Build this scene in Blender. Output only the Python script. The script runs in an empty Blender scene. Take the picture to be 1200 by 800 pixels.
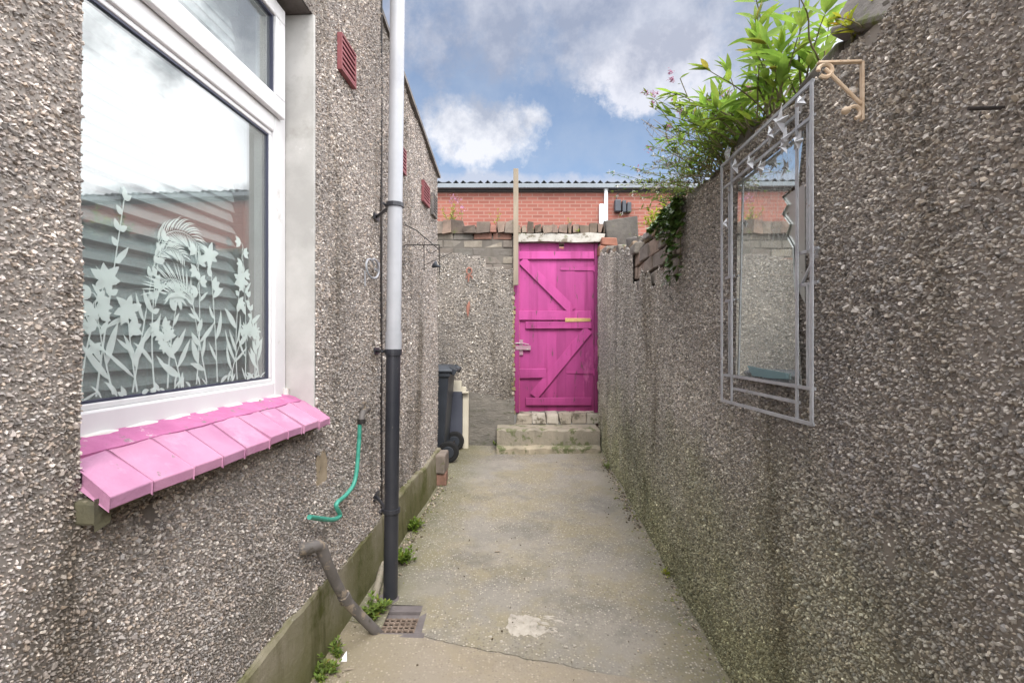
import bpy, math, random
import numpy as np
from mathutils import Vector, Matrix, Euler
random.seed(7); rng = np.random.default_rng(7)
R = math.radians; PI = math.pi
sc = bpy.context.scene
COL = bpy.data.collections.new("scene"); sc.collection.children.link(COL)
F = 560.0; CZ = 1.2                    # focal length in photo pixels, eye height
K = 0.05                               # the alley walls run a little to the right of the view axis

# ------------------------------------------------------------------ frames
class Frame:
    def __init__(s, o, u, n):
        s.o = Vector(o); s.u = Vector(u).normalized(); s.n = Vector(n).normalized(); s.v = Vector((0, 0, 1))
    def p(s, u, v, n=0.0):
        return s.o + s.u*u + s.v*v + s.n*n
    def arr(s, U, V, N):
        return (np.array(s.o)[None] + U[:, None]*np.array(s.u)[None] + V[:, None]*np.array(s.v)[None] + N[:, None]*np.array(s.n)[None])
LW = Frame((-.81, 0, 0), (K, 1, 0), (1, -K, 0))     # house side of the alley
RW = Frame((.687, 0, 0), (K, 1, 0), (-1, K, 0))     # boundary wall side
BW = Frame((0, 5.2, 0), (1, 0, 0), (0, -1, 0))      # end wall with the gate
def lw(px, py, n=0.0):                  # measured point on the plane of the left wall
    a = (px-600)/F; Y = (-.81+n)/(a-K); return Y, CZ+(400-py)/F*Y
def rw(px, py, n=0.0):
    a = (px-600)/F; Y = (.687-n)/(a-K); return Y, CZ+(400-py)/F*Y
def at(px, py, Y):
    return Vector(((px-600)/F*Y, Y, CZ+(400-py)/F*Y))
def gz(y): return .02*(y-1.7)

# ------------------------------------------------------------------ objects
def tag(o, label=None, cat=None, group=None, kind=None):
    if label: o['label'] = label
    if cat: o['category'] = cat
    if group: o['group'] = group
    if kind: o['kind'] = kind
    return o
def thing(name, loc, label, cat, group=None):
    o = bpy.data.objects.new(name, None); COL.objects.link(o); o.location = loc
    o.empty_display_size = .1
    return tag(o, label, cat, group)
def wloc(o):
    v = Vector((0, 0, 0))
    while o is not None:
        v += Vector(o.location); o = o.parent
    return v
class MB:
    def __init__(s): s.v = []; s.f = []; s.c = []; s.col = (1, 1, 1)
    def add(s, vs, fs, col=None):
        b = len(s.v); c = col or s.col
        s.v += [tuple(x) for x in vs]; s.f += [tuple(b+i for i in f) for f in fs]; s.c += [c]*len(vs)
    def box(s, c, size, rot=None, col=None, jit=0):
        hx, hy, hz = size[0]/2, size[1]/2, size[2]/2
        vs = [Vector((x*hx, y*hy, z*hz)) for x in (-1, 1) for y in (-1, 1) for z in (-1, 1)]
        if jit: vs = [v+Vector([random.uniform(-jit, jit) for _ in range(3)]) for v in vs]
        if rot is not None:
            m = rot if isinstance(rot, Matrix) else Euler(rot).to_matrix()
            vs = [m @ v for v in vs]
        c = Vector(c)
        s.add([c+v for v in vs], [(0,1,3,2),(4,6,7,5),(0,4,5,1),(2,3,7,6),(0,2,6,4),(1,5,7,3)], col)
    def fbox(s, fr, u0, u1, v0, v1, n0, n1, col=None, jit=0, rot=0):
        cu, cv = (u0+u1)/2, (v0+v1)/2; vs = []
        for u in (u0, u1):
            for v in (v0, v1):
                for n in (n0, n1):
                    du, dv = u-cu, v-cv
                    uu = cu+du*math.cos(rot)-dv*math.sin(rot); vv = cv+du*math.sin(rot)+dv*math.cos(rot)
                    p = fr.p(uu, vv, n)
                    if jit: p = p+Vector([random.uniform(-jit, jit) for _ in range(3)])
                    vs.append(p)
        s.add(vs, [(0,1,3,2),(4,6,7,5),(0,4,5,1),(2,3,7,6),(0,2,6,4),(1,5,7,3)], col)
    def poly(s, fr, pts, n0, n1, col=None):        # prism from an outline in a frame
        k = len(pts)
        vs = [fr.p(u, v, n0) for u, v in pts]+[fr.p(u, v, n1) for u, v in pts]
        s.add(vs, [tuple(range(k)), tuple(range(2*k-1, k-1, -1))]+[(i, (i+1) % k, k+(i+1) % k, k+i) for i in range(k)], col)
    def tube(s, pts, r, seg=10, col=None, caps=True):
        pts = [Vector(p) for p in pts]; n = len(pts); rs = r if isinstance(r, (list, tuple)) else [r]*n
        vs = []; up = None
        for i, p in enumerate(pts):
            t = (pts[min(i+1, n-1)]-pts[max(i-1, 0)]).normalized()
            if up is None:
                up = Vector((0, 0, 1)) if abs(t.z) < .9 else Vector((1, 0, 0))
            a = t.cross(up)
            if a.length < 1e-5: a = t.cross(Vector((0, 1, 0)))
            a.normalize(); b = a.cross(t).normalized(); up = b
            for k in range(seg):
                an = 2*PI*k/seg
                vs.append(p+a*math.cos(an)*rs[i]+b*math.sin(an)*rs[i])
        fs = [(i*seg+k, i*seg+(k+1) % seg, (i+1)*seg+(k+1) % seg, (i+1)*seg+k) for i in range(n-1) for k in range(seg)]
        if caps: fs += [tuple(range(seg-1, -1, -1)), tuple((n-1)*seg+k for k in range(seg))]
        s.add(vs, fs, col)
    def build(s, name, mat, parent=None, base=None, smooth=False, bevel=0):
        me = bpy.data.meshes.new(name)
        b = wloc(parent) if parent is not None else Vector(base or (0, 0, 0))
        me.from_pydata([(x-b.x, y-b.y, z-b.z) for x, y, z in s.v], [], s.f)
        ca = me.color_attributes.new('Col', 'FLOAT_COLOR', 'POINT')
        ca.data.foreach_set('color', np.array([(c[0], c[1], c[2], 1) for c in s.c], dtype=np.float32).ravel())
        me.materials.append(mat)
        o = bpy.data.objects.new(name, me); COL.objects.link(o)
        if parent is not None: o.parent = parent
        else: o.location = b
        if smooth:
            me.polygons.foreach_set('use_smooth', [True]*len(me.polygons)); me.set_sharp_from_angle(angle=R(38))
        if bevel:
            m = o.modifiers.new('bevel', 'BEVEL'); m.width = bevel; m.segments = 2; m.limit_method = 'ANGLE'; m.angle_limit = R(40)
        me.update()
        return o
def curve_pts(ctrl, n=24):                          # smooth path through control points (Catmull-Rom)
    c = [Vector(p) for p in ctrl]; c = [c[0]*2-c[1]]+c+[c[-1]*2-c[-2]]; out = []
    m = len(c)-3
    for i in range(m):
        for k in range(n):
            t = k/n; a, b, d, e = c[i], c[i+1], c[i+2], c[i+3]
            out.append(.5*((2*b)+(d-a)*t+(2*a-5*b+4*d-e)*t*t+(3*b-a-3*d+e)*t**3))
    out.append(c[-2]); return out

# ------------------------------------------------------------------ materials
def mat(name, c1, c2=None, scale=6, rough=.85, bump=.3, bscale=80, bdist=.003, patch=None, patch2=None, spec=.3, metal=0, detail=6, trans=0, zdirt=None, stretch=None, streak=None):
    m = bpy.data.materials.new(name); m.use_nodes = True; nt = m.node_tree; N = nt.nodes; L = nt.links
    bs = N['Principled BSDF']; tc = N.new('ShaderNodeTexCoord'); co = tc.outputs['Object']
    if stretch:
        mpn = N.new('ShaderNodeMapping'); mpn.inputs['Scale'].default_value = stretch; L.new(co, mpn.inputs[0]); co = mpn.outputs[0]
    def noise(sc_, det=detail, r=.6):
        n = N.new('ShaderNodeTexNoise'); n.inputs['Scale'].default_value = sc_; n.inputs['Detail'].default_value = det; n.inputs['Roughness'].default_value = r
        L.new(co, n.inputs['Vector']); return n.outputs['Fac']
    def mix(fac, a, b, mode='MIX'):
        x = N.new('ShaderNodeMix'); x.data_type = 'RGBA'; x.blend_type = mode
        if isinstance(fac, (int, float)): x.inputs[0].default_value = fac
        else: L.new(fac, x.inputs[0])
        for i, q in ((6, a), (7, b)):
            if isinstance(q, tuple): x.inputs[i].default_value = (*q, 1)
            else: L.new(q, x.inputs[i])
        return x.outputs[2]
    def ramp(f, a, b):
        r = N.new('ShaderNodeMapRange'); r.inputs[1].default_value = a; r.inputs[2].default_value = b; L.new(f, r.inputs[0]); return r.outputs[0]
    col = mix(ramp(noise(scale), .35, .65), c1, c2 or c1)
    at_ = N.new('ShaderNodeAttribute'); at_.attribute_name = 'Col'
    col = mix(1.0, col, at_.outputs['Color'], 'MULTIPLY')
    for p in (patch, patch2):
        if p: col = mix(ramp(noise(p[1], 8, .7), p[2], p[2]+p[3]), col, p[0])
    if zdirt:                                        # (colour, z where it is full, z where it ends)
        sx = N.new('ShaderNodeSeparateXYZ'); g = N.new('ShaderNodeNewGeometry'); L.new(g.outputs['Position'], sx.inputs[0])
        a = N.new('ShaderNodeMath'); a.operation = 'ADD'; L.new(sx.outputs[2], a.inputs[0])
        nn = N.new('ShaderNodeMath'); nn.operation = 'MULTIPLY_ADD'; L.new(noise(3), nn.inputs[0]); nn.inputs[1].default_value = -1.2; nn.inputs[2].default_value = .6
        L.new(nn.outputs[0], a.inputs[1])
        f = N.new('ShaderNodeMath'); f.operation = 'MULTIPLY'; f.inputs[1].default_value = zdirt[3]; L.new(ramp(a.outputs[0], zdirt[2], zdirt[1]), f.inputs[0])
        col = mix(f.outputs[0], col, zdirt[0], 'MULTIPLY')
    if streak:                                       # (colour multiplier, scale, threshold) run-off marks drawn out downwards
        mps = N.new('ShaderNodeMapping'); mps.inputs['Scale'].default_value = (1, 1, .16); L.new(co, mps.inputs[0])
        ns = N.new('ShaderNodeTexNoise'); ns.inputs['Scale'].default_value = streak[1]; ns.inputs['Detail'].default_value = 7; ns.inputs['Roughness'].default_value = .65; L.new(mps.outputs[0], ns.inputs['Vector'])
        col = mix(ramp(ns.outputs['Fac'], streak[2], streak[2]+.14), col, streak[0], 'MULTIPLY')
    L.new(col, bs.inputs['Base Color'])
    bs.inputs['Roughness'].default_value = rough; bs.inputs['Metallic'].default_value = metal
    bs.inputs['Specular IOR Level'].default_value = spec
    if bump:
        b = N.new('ShaderNodeBump'); b.inputs['Strength'].default_value = bump; b.inputs['Distance'].default_value = bdist
        L.new(noise(bscale, 5, .65), b.inputs['Height']); L.new(b.outputs[0], bs.inputs['Normal'])
    if trans:
        out = N['Material Output']; t = N.new('ShaderNodeBsdfTranslucent'); L.new(col, t.inputs[0])
        ms = N.new('ShaderNodeMixShader'); ms.inputs[0].default_value = trans
        L.new(bs.outputs[0], ms.inputs[1]); L.new(t.outputs[0], ms.inputs[2]); L.new(ms.outputs[0], out.inputs[0])
    return m
M = {}
M['dash_l'] = mat('pebbledash_house', (.95, .93, .92), (.70, .69, .69), 1.6, .7, .25, 260, .0015, patch=((.19, .175, .15), 1.9, .58, .2), spec=.3, streak=((.56, .54, .50), 3.5, .53))
M['dash_r'] = mat('pebbledash_boundary', (.92, .90, .88), (.62, .61, .62), 1.4, .7, .25, 260, .0015, patch=((.17, .17, .17), 1.7, .60, .2), spec=.3, zdirt=((.70, .76, .44), .15, 1.0, .8), streak=((.60, .58, .54), 3.0, .54))
M['dash_b'] = mat('pebbledash_end', (.9, .88, .85), (.66, .65, .64), 1.8, .8, .25, 200, .002, patch=((.20, .19, .18), 1.5, .60, .2), spec=.2, streak=((.6, .58, .55), 3.0, .54))
M['plinth'] = mat('cement_plinth', (.27, .24, .185), (.20, .175, .12), 3, .85, .6, 30, .006, patch=((.12, .12, .045), 4, .52, .12), patch2=((.38, .36, .33), 14, .64, .03), zdirt=((.55, .62, .3), .02, .45, .8), streak=((.50, .50, .36), 7, .54))
M['cement'] = mat('smooth_cement', (.50, .49, .47), (.37, .36, .345), 5, .85, .25, 60, .002, patch=((.60, .60, .59), 9, .6, .1), patch2=((.28, .265, .24), 3, .6, .15))
M['cement_dark'] = mat('rough_cement_patch', (.22, .20, .175), (.145, .135, .12), 4, .9, .9, 14, .016, patch=((.11, .11, .08), 7, .56, .08), patch2=((.30, .28, .25), 11, .62, .05), stretch=(1, 1, 2.2))
M['upvc'] = mat('white_upvc', (.77, .765, .77), (.69, .68, .69), 3, .38, .05, 30, .001, patch=((.52, .49, .46), 9, .60, .12), spec=.5)
M['sealant'] = mat('dirty_sealant', (.72, .69, .66), (.62, .58, .55), 12, .6, .4, 60, .002, patch=((.22, .13, .08), 14, .64, .03), patch2=((.70, .40, .55), 9, .6, .05))
M['upvc_inner'] = mat('window_gasket', (.06, .065, .10), None, 3, .5, 0)
M['blind'] = mat('blind_slat', (.74, .76, .77), (.66, .68, .69), 4, .6, .05, 40, .001)
M['room'] = mat('dim_room', (.62, .63, .62), (.56, .57, .56), 2, .9, 0)
M['pinksill'] = mat('pink_painted_tile', (.50, .245, .37), (.43, .19, .31), 9, .75, .6, 45, .003, patch=((.52, .28, .40), 7, .56, .1), patch2=((.26, .18, .22), 24, .645, .03))
M['pinksilld'] = mat('pink_painted_mortar', (.48, .16, .32), (.40, .12, .26), 12, .75, .8, 40, .004, patch=((.22, .18, .19), 26, .585, .04), patch2=((.60, .50, .52), 18, .62, .04))
M['pinkgate'] = mat('pink_painted_timber', (.43, .062, .245), (.33, .046, .19), 7, .6, .35, 50, .002, patch=((.16, .06, .10), 15, .59, .04), patch2=((.62, .15, .38), 5, .62, .12), stretch=(1, 1, .22), zdirt=((.62, .50, .52), .45, 1.1, .8), streak=((.72, .6, .66), 9, .56))
M['rustlatch'] = mat('worn_latch', (.40, .22, .30), (.30, .20, .22), 30, .6, .3, 80, .001, patch=((.5, .45, .45), 30, .55, .05))
M['barewood'] = mat('bare_split_wood', (.55, .40, .18), (.42, .28, .12), 20, .8, .4, 60, .002)
M['greywood'] = mat('weathered_wood', (.30, .25, .19), (.19, .16, .125), 12, .85, .5, 60, .002, patch=((.34, .31, .22), 20, .6, .1), stretch=(1, 1, .15))
M['pipegrey'] = mat('grey_plastic_pipe', (.40, .41, .44), (.33, .34, .37), 5, .45, .05, 40, .001, patch=((.36, .36, .37), 9, .62, .1), spec=.5)
M['pipeblack'] = mat('black_painted_pipe', (.022, .024, .032), (.034, .035, .042), 8, .4, .15, 60, .001, patch=((.24, .22, .19), 32, .66, .03), spec=.5)
M['pipewaste'] = mat('grimy_waste_pipe', (.155, .14, .135), (.10, .09, .085), 11, .6, .4, 60, .002, patch=((.27, .22, .17), 14, .54, .06), patch2=((.07, .06, .05), 20, .60, .05), spec=.4)
M['hose'] = mat('green_hose', (.04, .27, .20), (.08, .36, .28), 30, .45, .05, 50, .001, spec=.5)
M['iron'] = mat('black_iron', (.02, .02, .022), (.045, .035, .03), 30, .6, .2, 100, .001)
M['drainiron'] = mat('rusted_grate', (.26, .20, .16), (.13, .095, .075), 30, .8, .4, 90, .002, patch=((.5, .47, .43), 60, .62, .06))
M['slate'] = mat('drain_surround', (.165, .145, .145), (.12, .105, .105), 12, .7, .3, 40, .002)
M['brickred'] = mat('old_brick', (1, 1, 1), (.72, .70, .68), 14, .9, .6, 50, .005, patch=((.085, .085, .065), 9, .58, .12), patch2=((.26, .26, .22), 17, .64, .08))
M['mossmortar'] = mat('mossy_mortar', (.13, .12, .075), (.09, .085, .06), 14, .95, .8, 30, .006, patch=((.26, .23, .17), 20, .6, .08))
M['tanpatch'] = mat('bare_tan_backing', (.40, .32, .23), (.28, .22, .15), 14, .95, .8, 30, .006, patch=((.14, .12, .09), 12, .58, .08))
M['stone'] = mat('mossy_stone', (.21, .19, .175), (.13, .12, .115), 8, .9, .7, 22, .01, patch=((.11, .125, .045), 11, .60, .08), patch2=((.33, .32, .29), 15, .66, .05))
M['whitestone'] = mat('whitewashed_stone', (.44, .42, .385), (.32, .30, .265), 8, .85, .9, 22, .010, patch=((.15, .13, .10), 8, .53, .05), patch2=((.13, .14, .07), 6, .60, .06))
M['step'] = mat('concrete_step', (.33, .29, .23), (.22, .20, .16), 6, .9, .8, 25, .012, patch=((.13, .14, .07), 8, .52, .06), patch2=((.55, .52, .47), 5, .64, .05))
M['bin'] = mat('dark_grey_plastic', (.045, .052, .065), (.035, .04, .05), 5, .45, .05, 40, .001, spec=.4)
M['rubber'] = mat('black_rubber', (.018, .018, .019), None, 5, .7, .1)
M['panelgrey'] = mat('slate_grey_board', (.085, .092, .12), (.07, .075, .10), 5, .6, .05)
M['panelcream'] = mat('cream_board', (.62, .57, .47), (.54, .49, .39), 5, .7, .1)
M['silver'] = mat('silver_painted_metal', (.50, .51, .54), (.38, .39, .42), 20, .45, .1, 80, .001, patch=((.26, .17, .11), 16, .64, .05), metal=.35, spec=.5)
M['bracket'] = mat('rusting_cream_metal', (.62, .50, .38), (.50, .36, .24), 25, .55, .2, 80, .001, patch=((.25, .11, .05), 30, .6, .06))
M['ventred'] = mat('dark_red_vent', (.27, .09, .10), (.20, .065, .07), 12, .6, .1)
M['dark'] = mat('dark_void', (.012, .012, .013), None, 5, .9, 0)
M['leaf'] = mat('fresh_green_leaf', (.25, .36, .06), (.14, .24, .04), 25, .5, .1, 60, .001, trans=.5)
M['leafdark'] = mat('weed_leaf', (.14, .22, .045), (.20, .27, .06), 12, .55, .1, 60, .001, trans=.35)
M['ivy'] = mat('ivy_leaf', (.045, .085, .022), (.075, .13, .03), 20, .35, .1, 60, .001, trans=.15, spec=.5)
M['fern'] = mat('yellow_green_leaf', (.36, .40, .04), (.22, .30, .04), 12, .6, 0, trans=.4)
M['stem'] = mat('green_brown_stem', (.14, .13, .06), (.10, .085, .05), 12, .8, 0)
M['dry'] = mat('dry_stalk', (.30, .25, .19), (.20, .165, .13), 12, .85, 0)
M['petal'] = mat('pale_purple_flower', (.50, .27, .38), (.40, .20, .30), 30, .8, 0, trans=.3)
M['petalwhite'] = mat('white_flower', (.75, .73, .70), None, 30, .8, 0, trans=.3)
M['soil'] = mat('mortar_and_soil', (.12, .105, .09), (.20, .18, .16), 8, .95, .8, 20, .012, patch=((.07, .09, .03), 5, .58, .1))
M['gutter'] = mat('pale_gutter', (.20, .225, .25), (.16, .18, .20), 2, .5, 0)
M['rooft'] = mat('fibre_cement_roof', (.09, .10, .115), (.07, .08, .09), 2, .8, .2)
M['pipewhite'] = mat('white_painted_pipe', (.66, .69, .72), None, 2, .5, 0)
M['paper'] = mat('white_scrap', (.8, .8, .82), None, 2, .7, 0)
M['splash'] = mat('dried_plaster', (.44, .40, .35), (.33, .30, .26), 30, .9, .8, 60, .005, patch=((.24, .22, .18), 38, .58, .04))
M['terracotta'] = mat('faded_red_clay', (.34, .15, .11), (.26, .13, .10), 20, .8, .2)
M['dirt'] = mat('grit', (.20, .175, .14), (.30, .27, .23), 10, .95, .3)
M['asphalt'] = mat('distant_ground', (.06, .06, .055), (.08, .08, .07), .5, .95, .2)

def new_mat(name):
    m = bpy.data.materials.new(name); m.use_nodes = True; return m, m.node_tree.nodes, m.node_tree.links
# window glass: clear with a strong surface reflection
m, N, L = new_mat('window_glass'); N.remove(N['Principled BSDF'])
tr = N.new('ShaderNodeBsdfTransparent'); tr.inputs[0].default_value = (.86, .90, .89, 1)
gl = N.new('ShaderNodeBsdfGlossy'); gl.inputs['Roughness'].default_value = .012
fr_ = N.new('ShaderNodeLayerWeight'); fr_.inputs[0].default_value = .5
pw_ = N.new('ShaderNodeMath'); pw_.operation = 'POWER'; pw_.inputs[1].default_value = 3.2; L.new(fr_.outputs['Facing'], pw_.inputs[0])
ma_ = N.new('ShaderNodeMath'); ma_.operation = 'MULTIPLY_ADD'; ma_.inputs[1].default_value = .80; ma_.inputs[2].default_value = .19; L.new(pw_.outputs[0], ma_.inputs[0])
mx = N.new('ShaderNodeMixShader'); L.new(ma_.outputs[0], mx.inputs[0]); L.new(tr.outputs[0], mx.inputs[1]); L.new(gl.outputs[0], mx.inputs[2])
du_ = N.new('ShaderNodeBsdfDiffuse'); du_.inputs[0].default_value = (.72, .76, .76, 1); m2_ = N.new('ShaderNodeMixShader'); m2_.inputs[0].default_value = .08
L.new(mx.outputs[0], m2_.inputs[1]); L.new(du_.outputs[0], m2_.inputs[2]); L.new(m2_.outputs[0], N['Material Output'].inputs[0]); M['glass'] = m
# etched film
m, N, L = new_mat('etched_film'); bs = N['Principled BSDF']; bs.inputs['Base Color'].default_value = (.66, .76, .72, 1); bs.inputs['Roughness'].default_value = .6
tl = N.new('ShaderNodeBsdfTransparent'); mx = N.new('ShaderNodeMixShader'); mx.inputs[0].default_value = .38
L.new(bs.outputs[0], mx.inputs[1]); L.new(tl.outputs[0], mx.inputs[2]); L.new(mx.outputs[0], N['Material Output'].inputs[0]); M['film'] = m
# old mirror
m, N, L = new_mat('old_mirror'); bs = N['Principled BSDF']; bs.inputs['Metallic'].default_value = 1; bs.inputs['Base Color'].default_value = (.80, .84, .83, 1); bs.inputs['Roughness'].default_value = .02
df = N.new('ShaderNodeBsdfDiffuse'); df.inputs[0].default_value = (.45, .46, .44, 1)
nz = N.new('ShaderNodeTexNoise'); nz.inputs['Scale'].default_value = 22; nz.inputs['Detail'].default_value = 8; nz.inputs['Roughness'].default_value = .75
mr = N.new('ShaderNodeMapRange'); mr.inputs[1].default_value = .4; mr.inputs[2].default_value = .8; mr.inputs[3].default_value = .12; mr.inputs[4].default_value = .75
mx = N.new('ShaderNodeMixShader'); L.new(nz.outputs[0], mr.inputs[0]); L.new(mr.outputs[0], mx.inputs[0]); L.new(bs.outputs[0], mx.inputs[1]); L.new(df.outputs[0], mx.inputs[2])
L.new(mx.outputs[0], N['Material Output'].inputs[0]); M['mirror'] = m
m, N, L = new_mat('tinted_glass_shard'); bs = N['Principled BSDF']; bs.inputs['Base Color'].default_value = (.16, .24, .26, 1); bs.inputs['Roughness'].default_value = .08; M['shard'] = m
m, N, L = new_mat('clouded_mirror'); bs = N['Principled BSDF']; bs.inputs['Metallic'].default_value = .6; bs.inputs['Base Color'].default_value = (.42, .43, .42, 1); bs.inputs['Roughness'].default_value = .32; M['shardback'] = m
# modern brick of the building behind
m, N, L = new_mat('modern_brick'); bs = N['Principled BSDF']; bs.inputs['Roughness'].default_value = .9
tc = N.new('ShaderNodeTexCoord'); sx = N.new('ShaderNodeSeparateXYZ'); cb = N.new('ShaderNodeCombineXYZ'); br = N.new('ShaderNodeTexBrick')
L.new(tc.outputs['Object'], sx.inputs[0]); L.new(sx.outputs[0], cb.inputs[0]); L.new(sx.outputs[2], cb.inputs[1]); L.new(cb.outputs[0], br.inputs[0])
br.inputs['Scale'].default_value = 1; br.inputs['Brick Width'].default_value = .225; br.inputs['Row Height'].default_value = .075; br.inputs['Mortar Size'].default_value = .010
br.inputs['Color1'].default_value = (.27, .095, .07, 1); br.inputs['Color2'].default_value = (.21, .07, .052, 1); br.inputs['Mortar'].default_value = (.27, .15, .12, 1)
L.new(br.outputs[0], bs.inputs['Base Color']); M['brickmod'] = m

# ground concrete
m, N, L = new_mat('yard_concrete'); bs = N['Principled BSDF']; bs.inputs['Roughness'].default_value = .9; bs.inputs['Specular IOR Level'].default_value = .25
tc = N.new('ShaderNodeTexCoord'); CO = tc.outputs['Object']
def g_noise(s, d=6, r=.6, dist=0):
    n = N.new('ShaderNodeTexNoise'); n.inputs['Scale'].default_value = s; n.inputs['Detail'].default_value = d; n.inputs['Roughness'].default_value = r; n.inputs['Distortion'].default_value = dist
    L.new(CO, n.inputs['Vector']); return n.outputs['Fac']
def g_ramp(f, a, b, c=0., d=1.):
    r = N.new('ShaderNodeMapRange'); r.inputs[1].default_value = a; r.inputs[2].default_value = b; r.inputs[3].default_value = c; r.inputs[4].default_value = d; L.new(f, r.inputs[0]); return r.outputs[0]
def g_mix(fac, a, b, mode='MIX'):
    x = N.new('ShaderNodeMix'); x.data_type = 'RGBA'; x.blend_type = mode
    if isinstance(fac, (int, float)): x.inputs[0].default_value = fac
    else: L.new(fac, x.inputs[0])
    for i, q in ((6, a), (7, b)):
        if isinstance(q, tuple): x.inputs[i].default_value = (*q, 1)
        else: L.new(q, x.inputs[i])
    return x.outputs[2]
def g_math(op, a, b):
    x = N.new('ShaderNodeMath'); x.operation = op
    for i, q in ((0, a), (1, b)):
        if isinstance(q, (int, float)): x.inputs[i].default_value = q
        else: L.new(q, x.inputs[i])
    return x.outputs[0]
col = g_mix(g_ramp(g_noise(1.6), .35, .65), (.275, .25, .215), (.21, .195, .172))
col = g_mix(g_ramp(g_noise(1.9, 8, .7), .44, .58, 0, .48), col, (.24, .20, .10))      # yellow-green algae film
col = g_mix(g_ramp(g_noise(2.6, 9, .75), .50, .64, 0, .8), col, (.15, .14, .12))
sp = N.new('ShaderNodeSeparateXYZ'); L.new(CO, sp.inputs[0]); X, Y = sp.outputs[0], sp.outputs[1]
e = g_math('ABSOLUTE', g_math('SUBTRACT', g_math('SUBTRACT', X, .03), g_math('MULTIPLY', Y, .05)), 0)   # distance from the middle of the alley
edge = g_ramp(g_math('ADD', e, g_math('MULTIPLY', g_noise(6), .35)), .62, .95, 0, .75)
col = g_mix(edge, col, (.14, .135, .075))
vo = N.new('ShaderNodeTexVoronoi'); vo.inputs['Scale'].default_value = 95; L.new(CO, vo.inputs['Vector'])
sv = N.new('ShaderNodeSeparateColor'); L.new(vo.outputs['Color'], sv.inputs[0])
agg = g_math('MULTIPLY', g_ramp(vo.outputs['Distance'], .5, .3), g_ramp(g_noise(2.0, 5), .34, .52, .15))
col = g_mix(g_math('MULTIPLY', agg, g_ramp(sv.outputs[0], .45, .95)), col, (.43, .385, .33))
col = g_mix(g_math('MULTIPLY', agg, g_ramp(sv.outputs[1], .6, .8, 0, .75)), col, (.14, .125, .11))
vo2 = N.new('ShaderNodeTexVoronoi'); vo2.inputs['Scale'].default_value = 38; L.new(CO, vo2.inputs['Vector'])
sv2 = N.new('ShaderNodeSeparateColor'); L.new(vo2.outputs['Color'], sv2.inputs[0])
col = g_mix(g_math('MULTIPLY', g_ramp(vo2.outputs['Distance'], .22, .14), g_ramp(sv2.outputs[0], .86, .9, 0, .8)), col, (.10, .09, .08))
col = g_mix(g_ramp(g_noise(60, 4, .7), .58, .75, 0, .45), col, (.11, .10, .085))
# the crack between the slabs: line through (-.377,1.937) and (.338,1.736)
nx, ny = .2706, .9627
d = g_math('ADD', g_math('SUBTRACT', g_math('ADD', g_math('MULTIPLY', X, nx), g_math('MULTIPLY', Y, ny)), nx*-.377+ny*1.937), g_math('MULTIPLY', g_math('SUBTRACT', g_noise(9, 4), .5), .05))
near = g_ramp(d, .0, -.01)
col = g_mix(g_math('MULTIPLY', near, .5), col, (.30, .245, .18))
gap = g_math('MULTIPLY', g_ramp(g_math('ABSOLUTE', d, 0), .003, .0008), g_ramp(X, .42, .1))
col = g_mix(g_math('MULTIPLY', gap, .8), col, (.06, .05, .04))
L.new(col, bs.inputs['Base Color'])
h = g_math('ADD', g_math('ADD', g_math('MULTIPLY', g_noise(140, 4), .5), g_math('MULTIPLY', g_noise(18, 6), .9)), g_math('MULTIPLY', agg, .35))
h = g_math('SUBTRACT', h, g_math('MULTIPLY', gap, 1.4))
bp = N.new('ShaderNodeBump'); bp.inputs['Strength'].default_value = .6; bp.inputs['Distance'].default_value = .004; L.new(h, bp.inputs['Height']); L.new(bp.outputs[0], bs.inputs['Normal'])
M['concrete'] = m

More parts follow.
